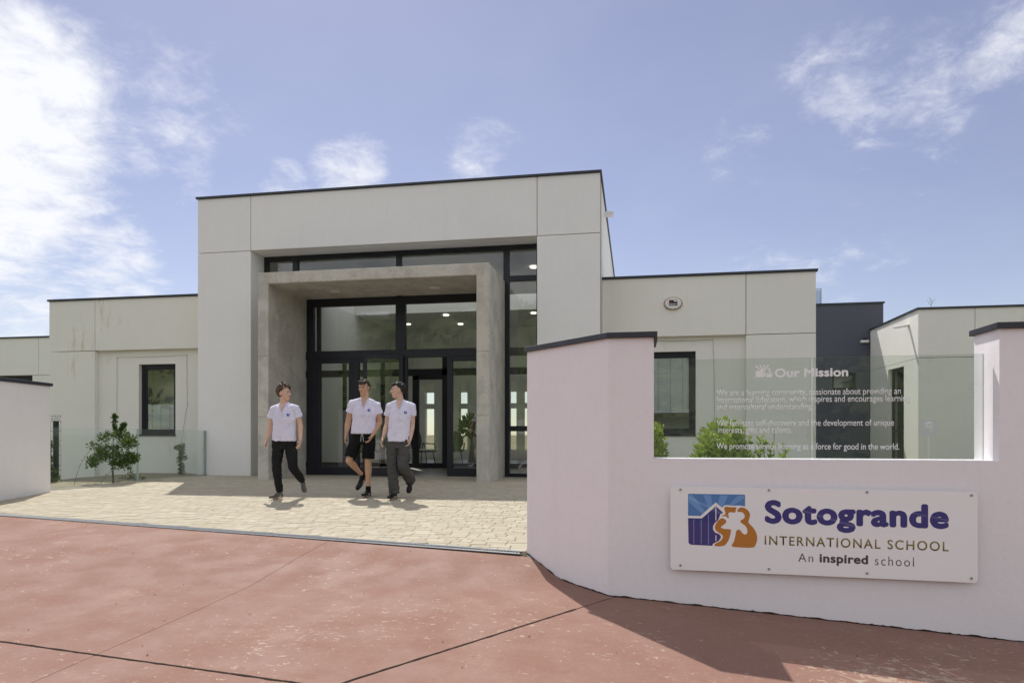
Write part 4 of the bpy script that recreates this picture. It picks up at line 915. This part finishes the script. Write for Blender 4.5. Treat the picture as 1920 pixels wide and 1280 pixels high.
# ------------------------------------------------------------------ furniture seen through the doors
def chair(base, rz, label):
    t_ = thing('lounge_chair', label, 'chair', base, group='dark lounge chairs in the hall'); t_.rotation_euler.z = rz
    bm = bmesh.new(); box(bm, -.3, .3, -.28, .28, .38, .46); link('seat', bm, UPH, t_, bevel=.03)
    bm = bmesh.new(); n = 16; prev = None
    for i in range(n + 1):
        a = math.pi * i / n; 
    oval(bm, .3, .33, .24, .30, 24); bmesh.ops.translate(bm, verts=bm.verts, vec=(0, 0, .72)); link('backrest', bm, UPH, t_, bevel=.01)
    for sx_ in (-1, 1):
        bm = bmesh.new(); tube(bm, [(sx_ * .31, .25, .45), (sx_ * .33, .2, .66), (sx_ * .33, -.2, .64), (sx_ * .31, -.26, .40)], .02, 8); link('armrest', bm, UPH, t_, smooth=True)
        for sy_ in (-1, 1):
            bm = bmesh.new(); tube(bm, [(sx_ * .22, sy_ * .2, .4), (sx_ * .28, sy_ * .26, 0)], .015, 8); link('leg', bm, ANTH, t_)
    return t_
chair((-6.55, 20.7, 0), 2.4, 'dark lounge chair with round back, left of the low table in the hall')
chair((-5.75, 21.4, 0), 3.4, 'dark lounge chair with round back, right of the low table in the hall')
chair((-8.2, 20.2, 0), 1.2, 'dark lounge chair behind the closed left door glass')
t_ = thing('low_table', 'low pale table with thin dark legs in the hall', 'table', (-6.05, 19.7, 0)); bm = bmesh.new(); box(bm, -.6, .6, -.3, .3, .46, .49); link('tabletop', bm, TTOP, t_)
for sx_ in (-.55, .55):
    for sy_ in (-.26, .26): bm = bmesh.new(); tube(bm, [(sx_, sy_, 0), (sx_, sy_, .46)], .015, 6); link('leg', bm, ANTH, t_)
shrub('hall_palm', 'potted palm standing in the hall seen through the inner door', 'plant', (-5.35, 22.2, 0), [(0, 0, 0), (0, 0, 1.0)], [.12, .02], [((0, 0, 1.2), (.35, .35, .3))], 160, .25, LEAFD, seed=41)
# ------------------------------------------------------------------ people
def ico(bm, c, r, M=None, sub_=2):
    m_ = Matrix.Translation(Vector(c)) @ (M or Matrix.Identity(4)) @ Matrix.Diagonal((r[0], r[1], r[2], 1))
    bmesh.ops.create_icosphere(bm, subdivisions=sub_, radius=1, matrix=m_)
def cap(bm, p0, p1, r0, r1, flat0=False, flat1=False, seg=14):
    tube(bm, [p0, p1], [r0, r1], seg)
    if not flat0: ico(bm, p0, (r0,) * 3)
    if not flat1: ico(bm, p1, (r1,) * 3)
def chain(bm, pts, rs, flat_end=False):
    for i in range(len(pts) - 1):
        cap(bm, pts[i], pts[i + 1], rs[i], rs[i + 1], False, flat_end and i == len(pts) - 2)
def loft(bm, rings, seg=24):      # rings: (cx, cy, z, rx, ry)
    V = []
    for (cx, cy, z, rx, ry_) in rings: V.append([bm.verts.new((cx + rx * (abs(math.cos(t)) ** .85) * (1 if math.cos(t) > 0 else -1), cy + ry_ * (abs(math.sin(t)) ** .9) * (1 if math.sin(t) > 0 else -1), z)) for t in [2 * math.pi * k / seg for k in range(seg)]])
    for i in range(len(V) - 1):
        for k in range(seg): bm.faces.new((V[i][k], V[i][(k + 1) % seg], V[i + 1][(k + 1) % seg], V[i + 1][k]))
    bm.faces.new(V[0][::-1]); bm.faces.new(V[-1])
def fuse(name, bm, voxel, mat, parent, smooth_n=4, fold=0.0, ff=(14, 14, 7), seed=0, zlim=None):
    bmesh.ops.recalc_face_normals(bm, faces=bm.faces)
    me = bpy.data.meshes.new(name); bm.to_mesh(me); bm.free(); o = bpy.data.objects.new(name, me); COL.objects.link(o)
    r = o.modifiers.new('r', 'REMESH'); r.mode = 'VOXEL'; r.voxel_size = voxel; r.use_smooth_shade = True
    s_ = o.modifiers.new('s', 'SMOOTH'); s_.factor = .5; s_.iterations = smooth_n
    me2 = bpy.data.meshes.new_from_object(o.evaluated_get(bpy.context.evaluated_depsgraph_get())); o.modifiers.clear(); o.data = me2; bpy.data.meshes.remove(me); me2.name = name
    if fold:
        nr = [v.normal.copy() for v in me2.vertices]
        for v, n_ in zip(me2.vertices, nr):
            q_ = Vector((v.co.x * ff[0], v.co.y * ff[1], v.co.z * ff[2] + seed * 7)); f_ = noise.noise(q_) + .5 * noise.noise(q_ * 2.3); v.co += n_ * fold * (1 - abs(f_) * 2.2)
    for p in me2.polygons: p.use_smooth = True
    me2.materials.clear(); me2.materials.append(mat); o.parent = parent; return o
def skinmat(name, a, b):
    m = MT(name, a, .5, .4); m.over(m.ramp(m.noise(14, 4), .4, .7, 0, .5), b); m.bump(m.noise(200, 3), .1, .001)
    m.b.inputs['Subsurface Weight'].default_value = .12; m.b.inputs['Subsurface Radius'].default_value = (.02, .008, .004); m.b.inputs['Subsurface Scale'].default_value = .5; return m.m
def cloth(name, a, b, rough=.9):
    m = MT(name, a, rough, .2); m.over(m.ramp(m.noise(9, 5), .4, .7, 0, .6), b); m.bump(m.noise(300, 3), .25, .002); return m.m
SK1 = skinmat('light_skin', (.64, .42, .32), (.57, .34, .25)); SK2 = skinmat('tanned_skin', (.54, .33, .22), (.46, .26, .165)); SK3 = skinmat('fair_skin', (.62, .42, .33), (.54, .34, .26))
POLO = cloth('white_polo_cotton', (.70, .68, .83), (.64, .62, .78)); JOG = cloth('black_jogger', (.013, .013, .015), (.02, .02, .022)); SHO = cloth('black_shorts', (.006, .006, .007), (.012, .012, .013)); TRO = cloth('grey_trousers', (.075, .072, .072), (.055, .053, .053))
def hairmat(name, a, b): m = MT(name, a, .6, .4); m.over(m.ramp(m.noise(60, 5, .6, (1, 1, .4)), .45, .62), b); m.bump(m.noise(150, 4, .6, (1, 1, .3)), .8, .004); return m.m
HR1 = hairmat('brown_curly_hair', (.045, .026, .014), (.13, .085, .045)); HR2 = hairmat('dark_brown_hair', (.022, .014, .009), (.05, .032, .02)); HR3 = hairmat('black_hair', (.008, .007, .007), (.02, .017, .015))
SHG = cloth('grey_trainer_mesh', (.10, .095, .09), (.16, .15, .14), .7); SHB = cloth('black_trainer', (.012, .012, .013), (.03, .03, .032), .6); SOLE = flat('rubber_sole', (.03, .03, .03), .7); SOLG = flat('grey_sole', (.30, .28, .25), .7)
EYEW = flat('eye_white', (.6, .58, .55), .3); EYED = flat('eye_iris', (.03, .02, .015), .3); LIP = flat('lip', (.42, .17, .13), .5); BADGE = flat('badge_blue', (.05, .06, .40), .7)

def hand(bm, wrist, elbow, tip, side, s=1.0):
    """side +1: thumb towards -x (figure's left hand in the picture's right), fingers along the arm towards tip"""
    w_ = Vector(wrist); d = (Vector(tip) - w_).normalized(); fwd = Vector((0, -1, 0)); lat = (fwd - d * fwd.dot(d)).normalized(); nrm = d.cross(lat).normalized()   # lat: thumb side (forward), nrm: palm normal
    inw = Vector((-side, 0, 0)); nrm = nrm if nrm.dot(inw) > 0 else -nrm
    pc = w_ + d * .052
    M = Matrix((lat, nrm, d)).transposed().to_4x4(); ico(bm, pc, (.040 * s, .016 * s, .052 * s), M); cap(bm, w_ - d * .01, w_ + d * .03, .024, .024)
    for i, (off, ln) in enumerate(((.030, .072), (.010, .080), (-.010, .074), (-.029, .058))):
        b0 = w_ + d * .085 + lat * off; b1 = b0 + (d * .9 + nrm * .25 + lat * off * 3).normalized() * ln * .42; b2 = b1 + (d * .75 + nrm * .65 + lat * off * 2).normalized() * ln * .33; b3 = b2 + (d * .45 + nrm * .9).normalized() * ln * .25
        chain(bm, [b0 - d * .02, b0, b1, b2, b3], [.009 * s, .0095 * s, .009 * s, .0082 * s, .007 * s])
    t0 = w_ + d * .028 + lat * .03; t1 = t0 + (d * .7 + lat * .75 + nrm * .3).normalized() * .034; t2 = t1 + (d * .95 + lat * .15 + nrm * .4).normalized() * .028
    chain(bm, [w_ + d * .02 + lat * .012, t0, t1, t2], [.014 * s, .013 * s, .0105 * s, .008 * s])

def shoe(root, heel, toe, ankle, mat, solem):
    h = Vector(heel); t_ = Vector(toe); a = Vector(ankle); d = (t_ - h).normalized(); up = (a - h); up = (up - d * up.dot(d)).normalized(); lat = d.cross(up); ln = (t_ - h).length
    M = Matrix((d, lat, up)).transposed().to_4x4()
    def P(u, v): return h + d * ln * u + up * v
    bm = bmesh.new()
    ico(bm, P(.12, .045), (.05, .038, .043), M); ico(bm, P(.38, .048), (.085, .036, .042), M); ico(bm, P(.68, .036), (.09, .046, .032), M); ico(bm, P(.86, .030), (.05, .040, .024), M); cap(bm, P(.16, .05), P(.16, .095), .040, .038, True, True)
    s_ = fuse('shoe', bm, .006, mat, root, 5)
    bm = bmesh.new(); ico(bm, P(.14, .012), (.058, .041, .014), M); ico(bm, P(.45, .010), (.11, .040, .013), M); ico(bm, P(.74, .011), (.085, .050, .014), M)
    so_ = fuse('sole', bm, .006, solem, root, 2); so_.parent = s_
    bm = bmesh.new()
    for k in range(4): c0 = P(.36 + .09 * k, .088 - .013 * k); tube(bm, [c0 - lat * .022, c0 + up * .004, c0 + lat * .022], .0035, 5)
    o = link('laces', bm, BLK); o.parent = s_

def person(label, base, J0, skin, hairm, yaw, pitch, hairstyle, sleeve, legs, legmat, shoes, seed, shirt_hem, roll=0, bulk=1.0):
    root = thing('person', label, 'person', base); root.rotation_euler.z = R(10.19); rs = random.Random(seed)
    J = {k: Vector(v) for k, v in J0.items()}; J['head'].z -= .030; J['shL'].z -= .028; J['shR'].z -= .028; J['neck'].z -= .01
    g_ = lambda k: J[k].copy()
    HC = g_('head'); neck = g_('neck')
    HM = Matrix.Translation(HC) @ Matrix.Rotation(R(yaw), 4, 'Z') @ Matrix.Rotation(R(pitch), 4, 'X') @ Matrix.Rotation(R(roll), 4, 'Y') @ Matrix.Diagonal((1.06, 1.06, 1.04, 1))
    H3 = HM.to_3x3().to_4x4(); hp = lambda x, y, z: HM @ Vector((x, y, z))     # head space: face towards -y
    bm = bmesh.new()
    ico(bm, hp(0, .012, .03), (.074, .094, .086), H3, 3); ico(bm, hp(0, -.022, -.02), (.060, .066, .078), H3, 3); ico(bm, hp(0, -.050, -.082), (.034, .030, .030), H3); ico(bm, hp(0, -.03, -.062), (.050, .048, .045), H3)
    ico(bm, hp(0, -.072, .032), (.050, .020, .014), H3)            # brow
    cap(bm, hp(0, -.086, .018), hp(0, -.106, -.022), .007, .0125); ico(bm, hp(-.011, -.095, -.024), (.008, .009, .007), H3); ico(bm, hp(.011, -.095, -.024), (.008, .009, .007), H3)
    ico(bm, hp(0, -.082, -.053), (.025, .012, .010), H3)           # lips' volume
    for sx_ in (-1, 1): ico(bm, hp(sx_ * .038, -.066, -.01), (.018, .016, .015), H3); ico(bm, hp(sx_ * .077, .012, -.002), (.009, .018, .031), H3)
    cap(bm, hp(0, .022, -.045), neck + Vector((0, .012, -.02)), .053 * bulk, .062 * bulk)
    sl_, sr = g_('shL'), g_('shR'); hl, hr = g_('hipL'), g_('hipR'); mid = (hl + hr) / 2; cs = (sl_ + sr) / 2
    loft(bm, [(mid.x, mid.y, mid.z - .10, .13, .09), (mid.x, mid.y, mid.z + .02, .145, .095), (mid.x * .6 + cs.x * .4, mid.y, mid.z + .18, .125, .085), (cs.x, cs.y, cs.z - .14, .15 * bulk, .10), (cs.x, cs.y, cs.z - .02, .14 * bulk, .085), (cs.x, cs.y + .01, cs.z + .045, .075, .06)])
    chain(bm, [cs, sl_], [.06, .048]); chain(bm, [cs, sr], [.06, .048])
    for sd, side in (('L', -1), ('R', 1)):
        sh, el, wr, tp = g_('sh' + sd), g_('el' + sd), g_('wr' + sd), g_('tip' + sd)
        chain(bm, [sh, sh.lerp(el, .45), el, el.lerp(wr, .3), wr], [.054 * bulk, .051 * bulk, .041 * bulk, .043 * bulk, .026]); hand(bm, wr, el, tp, side)
        hp_, kn, an, toe, heel = g_('hip' + sd), g_('kn' + sd), g_('an' + sd), g_('toe' + sd), g_('heel' + sd)
        calf = kn.lerp(an, .3) + Vector((0, .018, 0))
        chain(bm, [hp_, hp_.lerp(kn, .5), kn, calf, kn.lerp(an, .65), an], [.082, .070, .050 * bulk, .052 * bulk, .038, .032]); chain(bm, [an, heel + (an - heel) * .5, toe.lerp(heel, .4)], [.032, .034, .03])
    fuse('body', bm, .0048, skin, root, 3)
    # face details
    for sx_ in (-1, 1):
        bm = bmesh.new(); ico(bm, hp(sx_ * .030, -.0805, .010), (.0135, .006, .006), H3); e = link('eye', bm, EYEW, root, smooth=True)
        bm = bmesh.new(); ico(bm, hp(sx_ * .030, -.0855, .010), (.006, .003, .0055), H3); link('iris', bm, EYED, e, smooth=True)
        bm = bmesh.new(); tube(bm, [hp(sx_ * .014, -.0925, .029), hp(sx_ * .032, -.0915, .034), hp(sx_ * .048, -.078, .029)], [.0035, .0042, .002], 6); link('eyebrow', bm, hairm, root)
    bm = bmesh.new(); tube(bm, [hp(-.024, -.087, -.052), hp(-.010, -.0955, -.0535), hp(.010, -.0955, -.0535), hp(.024, -.087, -.052)], [.002, .0042, .0042, .002], 6); link('mouth', bm, LIP, root)
    # hair: overlapping tufts over the skull
    bm = bmesh.new(); n = 0
    ico(bm, hp(0, .030, .048), (.076, .088, .077), H3, 3)
    while n < (210 if hairstyle == 'curly' else 150):
        u_ = Vector((rs.gauss(0, 1), rs.gauss(0, 1), rs.gauss(0, 1))).normalized(); p = Vector((u_.x * .079, .020 + u_.y * .098, .035 + u_.z * .092))
        fringe = .068
        if p.y < -.030 and p.z < fringe + .15 * abs(p.x): continue
        if p.y < .035 and p.z < .035: continue
        if p.z < -.035: continue
        n += 1
        if hairstyle == 'curly': s_ = rs.uniform(.012, .024); ico(bm, hp(p.x * 1.12, p.y * 1.08 - .006, p.z * 1.10 + .006 + max(0, p.z - .07) * .5), (s_, s_, s_), None, 1)
        else:
            d_ = Vector((rs.uniform(-.5, .5), -.7 if p.z > .07 else .1, -.5 if p.z < .08 else rs.uniform(-.1, .45))).normalized() * rs.uniform(.022, .036); cap(bm, hp(*p), hp(*(p + d_)), rs.uniform(.008, .012), .004, seg=6)
    if hairstyle == 'fringe':
        for k in range(16): x = -.052 + .104 * k / 15; cap(bm, hp(x, -.058, .104), hp(x + .012, -.087 + abs(x) * .3, .066 + rs.uniform(-.008, .008)), .013, .006, seg=6)
    if hairstyle == 'swept':
        for k in range(14): x = -.052 + .104 * k / 13; cap(bm, hp(x, -.055, .098), hp(x - .012, -.085 + abs(x) * .25, .088 + rs.uniform(-.006, .010)), .016, .009, seg=6)
    fuse('hair', bm, .005, hairm, root, 1, fold=.0015, ff=(70, 70, 50), seed=seed)
    # polo shirt
    bm = bmesh.new(); hz = shirt_hem; m1 = mid.lerp(cs, .12)
    loft(bm, [(mid.x, mid.y - .005, hz, .185 * bulk, .118), (m1.x, m1.y - .005, hz + .12, .176 * bulk, .118), (mid.x * .5 + cs.x * .5, cs.y, (hz + cs.z) / 2 + .02, .170 * bulk, .122), (cs.x, cs.y - .005, cs.z - .17, .180 * bulk, .128), (cs.x, cs.y, cs.z - .07, .178 * bulk, .115), (cs.x, cs.y + .005, cs.z + .015, .145 * bulk, .088), (cs.x, cs.y + .01, cs.z + .060, .092, .070), (neck.x, neck.y + .012, cs.z + .092, .064, .058)])
    for sd in 'LR':
        sh, el = g_('sh' + sd), g_('el' + sd); e1_ = sh.lerp(el, sleeve); tube(bm, [cs.lerp(sh, .55), sh, e1_], [.060, .060 * bulk, .071 * bulk], 18); ico(bm, sh - Vector((0, 0, .004)), (.060 * bulk,) * 3); cap(bm, neck + Vector((0, .012, -.035)), sh + Vector((0, 0, .004)), .052, .050)
    shirt = fuse('polo_shirt', bm, .0062, POLO, root, 4, fold=.0085, ff=(11, 11, 6), seed=seed)
    # collar, placket, buttons, chest badge
    bm = bmesh.new(); cz = cs.z + .098; P = []
    for k in range(17): t_ = R(-48 + 276 * k / 16); P.append((neck.x + math.cos(t_) * .069, neck.y + .010 + math.sin(t_) * .064, cz - .024 * max(0, -math.sin(t_)) + .012 * max(0, math.sin(t_))))
    tube(bm, P, .0065, 6); 
    for k in range(16):
        p, q2 = Vector(P[k]), Vector(P[k + 1]); c_ = Vector((neck.x, neck.y + .01, 0))
        def outw(p): d_ = Vector((p.x - c_.x, p.y - c_.y, 0)).normalized(); return p + d_ * .026 + Vector((0, 0, -.034))
        v = [bm.verts.new(w_) for w_ in (p, q2, outw(q2), outw(p))]; bm.faces.new(v)
    link('collar', bm, POLO, shirt, smooth=True)
    fy = cs.y - .118
    bm = bmesh.new(); rows = []
    for (hw, dy, dz) in ((.046, .052, .098), (.034, .094, .050), (.018, .122, .002), (.004, .133, -.045)): rows.append((bm.verts.new((neck.x - hw, cs.y - dy, cs.z + dz)), bm.verts.new((neck.x, cs.y - dy - .006, cs.z + dz)), bm.verts.new((neck.x + hw, cs.y - dy, cs.z + dz))))
    for r0_, r1_ in zip(rows[:-1], rows[1:]): bm.faces.new((r0_[0], r0_[1], r1_[1], r1_[0])); bm.faces.new((r0_[1], r0_[2], r1_[2], r1_[1]))
    link('open_neckline', bm, skin, shirt, smooth=True)
    bm = bmesh.new(); box(bm, neck.x - .015, neck.x + .015, cs.y - .1385, cs.y - .131, cs.z - .17, cs.z - .068); link('placket', bm, POLO, shirt, bevel=.002)
    for k in range(2): bm = bmesh.new(); ico(bm, (neck.x, cs.y - .139, cs.z - .09 - .05 * k), (.005, .002, .005)); link('button', bm, WPLA, shirt)
    bx_ = cs.x + .095; bz = cs.z - .095; by = cs.y - .118
    bm = bmesh.new(); box(bm, bx_ - .020, bx_ - .004, by - .008, by + .006, bz - .018, bz + .018); tube(bm, [(bx_ + .002, by - .008, bz - .02), (bx_ + .018, by - .004, bz - .004), (bx_ + .010, by - .004, bz + .02)], .006, 5); link('chest_badge', bm, BADGE, shirt)
    # legs of the garment
    bm = bmesh.new()
    loft(bm, [(mid.x, mid.y, mid.z - .13, .150 * bulk, .105), (mid.x, mid.y, mid.z - .03, .168 * bulk, .115), (mid.x, mid.y, mid.z + .10, .155 * bulk, .105)])
    for sd in 'LR':
        a, kn, an = g_('hip' + sd), g_('kn' + sd), g_('an' + sd)
        if legs == 'shorts': kk = a.lerp(kn, .86); tube(bm, [a + Vector((0, 0, .02)), a.lerp(kn, .4), kk], [.098, .100, .096], 18)
        elif legs == 'jogger': chain(bm, [a, a.lerp(kn, .5), kn, kn.lerp(an, .45)], [.094, .084, .066, .060]); tube(bm, [kn.lerp(an, .45), kn.lerp(an, .86), kn.lerp(an, .97)], [.060, .050, .040], 14)
        else: chain(bm, [a, a.lerp(kn, .5), kn], [.097, .090, .080]); tube(bm, [kn, kn.lerp(an, .5), an + (an - kn).normalized() * .01], [.080, .077, .080], 16)
    gm = fuse({'shorts': 'shorts', 'jogger': 'jogging_trousers', 'straight': 'trousers'}[legs], bm, .0065, legmat, root, 4, fold=.010 if legs != 'shorts' else .006, ff=(9, 9, 11), seed=seed + 3)
    if legs == 'shorts':
        bm = bmesh.new(); 
        for dx in (-.012, .02): tube(bm, [(mid.x + dx * .3, mid.y - .128, shirt_hem + .0), (mid.x + dx, mid.y - .135, shirt_hem - .06), (mid.x + dx * 1.4, mid.y - .130, shirt_hem - .13)], .003, 5)
        link('drawstring', bm, WPLA, gm)
    for sd in 'LR':
        an, toe, heel = g_('an' + sd), g_('toe' + sd), g_('heel' + sd)
        if legs == 'shorts': bm = bmesh.new(); cap(bm, an + (g_('kn' + sd) - an).normalized() * .05, an - (g_('kn' + sd) - an).normalized() * .03, .041, .043, True); link('sock', bm, SHO, root, smooth=True)
        shoe(root, heel, toe, an, shoes[0], shoes[1])
    return root
def pbase(px, py): x, y = ray_ground(px, py); return (x, y, gz(x, y))
person('young man with curly brown hair, white polo and black joggers, leftmost and looking right', pbase(534, 935), dict(
    head=(.0, -.01, 1.69), neck=(-.015, .0, 1.52), shL=(-.175, .0, 1.44), shR=(.172, .0, 1.455), elL=(-.245, .04, 1.16), elR=(.235, .03, 1.16), wrL=(-.285, .0, .925), wrR=(.262, -.05, .93), tipL=(-.305, -.05, .80), tipR=(.262, -.11, .80),
    hipL=(-.10, 0, .92), hipR=(.085, 0, .92), knL=(-.105, -.07, .50), knR=(.150, -.06, .50), anL=(-.075, -.01, .105), anR=(.205, .24, .27), toeL=(-.165, -.215, .025), heelL=(-.060, .035, .012), toeR=(.275, .14, .085), heelR=(.185, .31, .235)),
    SK1, HR1, 68, -2, 'curly', .52, 'jogger', JOG, (SHG, SOLG), 3, .915)
person('tall tanned young man in white polo, black shorts and black high trainers, in the middle', pbase(683, 931), dict(
    head=(.0, -.03, 1.785), neck=(.010, .0, 1.605), shL=(-.185, -.01, 1.53), shR=(.20, .01, 1.50), elL=(-.275, .06, 1.21), elR=(.235, .06, 1.20), wrL=(-.300, .03, .99), wrR=(.145, -.09, .985), tipL=(-.315, .0, .86), tipR=(.09, -.14, .86),
    hipL=(-.105, 0, .98), hipR=(.085, 0, .98), knL=(-.225, -.10, .585), knR=(.065, -.02, .56), anL=(-.075, .24, .325), anR=(.06, .02, .125), toeL=(-.135, .13, .095), heelL=(-.045, .28, .265), toeR=(.02, -.20, .028), heelR=(.075, .065, .015)),
    SK2, HR2, -14, 12, 'fringe', .47, 'shorts', SHO, (SHB, SOLE), 5, 1.02, 3, 1.07)
person('slim young man with black hair, white polo and grey trousers, rightmost and looking left', pbase(750, 935.5), dict(
    head=(-.035, -.01, 1.725), neck=(.0, .0, 1.555), shL=(-.165, .0, 1.475), shR=(.185, .0, 1.475), elL=(-.215, .07, 1.17), elR=(.185, .05, 1.16), wrL=(-.265, .0, .955), wrR=(.165, -.03, .945), tipL=(-.295, -.06, .83), tipR=(.140, -.07, .82),
    hipL=(-.115, 0, .93), hipR=(.065, 0, .93), knL=(-.115, -.03, .52), knR=(.055, -.09, .53), anL=(-.090, .0, .105), anR=(.125, .24, .275), toeL=(-.140, -.215, .028), heelL=(-.075, .045, .012), toeR=(.115, .14, .085), heelR=(.130, .31, .235)),
    SK3, HR3, -72, 0, 'swept', .50, 'straight', TRO, (SHB, SOLE), 9, .905, 0, .96)

# scraps of leaf and grit blown over the paving and the red concrete
bm = bmesh.new(); rs = random.Random(77)
for _ in range(260):
    x = rs.uniform(-10, 2.6); y = rs.uniform(1.8, 13.5)
    if y > drainY(x) and (x > -1.3 or not pave_ok(x, y)): continue
    if x > -1.2 and y > 5.2: continue
    z = gz(x, y) + .004; s_ = rs.uniform(.004, .014); a = rs.uniform(0, 6.28)
    v = [bm.verts.new((x + math.cos(a + t) * s_ * r_, y + math.sin(a + t) * s_ * r_, z + h)) for t, r_, h in ((0, 1.2, .002), (1.7, .5, .006), (3.14, 1, .001), (4.6, .5, .002))]; bm.faces.new(v)
litter = link('leaf_litter', bm, leafmat('dry_scrap', (.12, .08, .04), (.2, .15, .08), (.05, .04, .02))); tag(litter, kind='stuff')
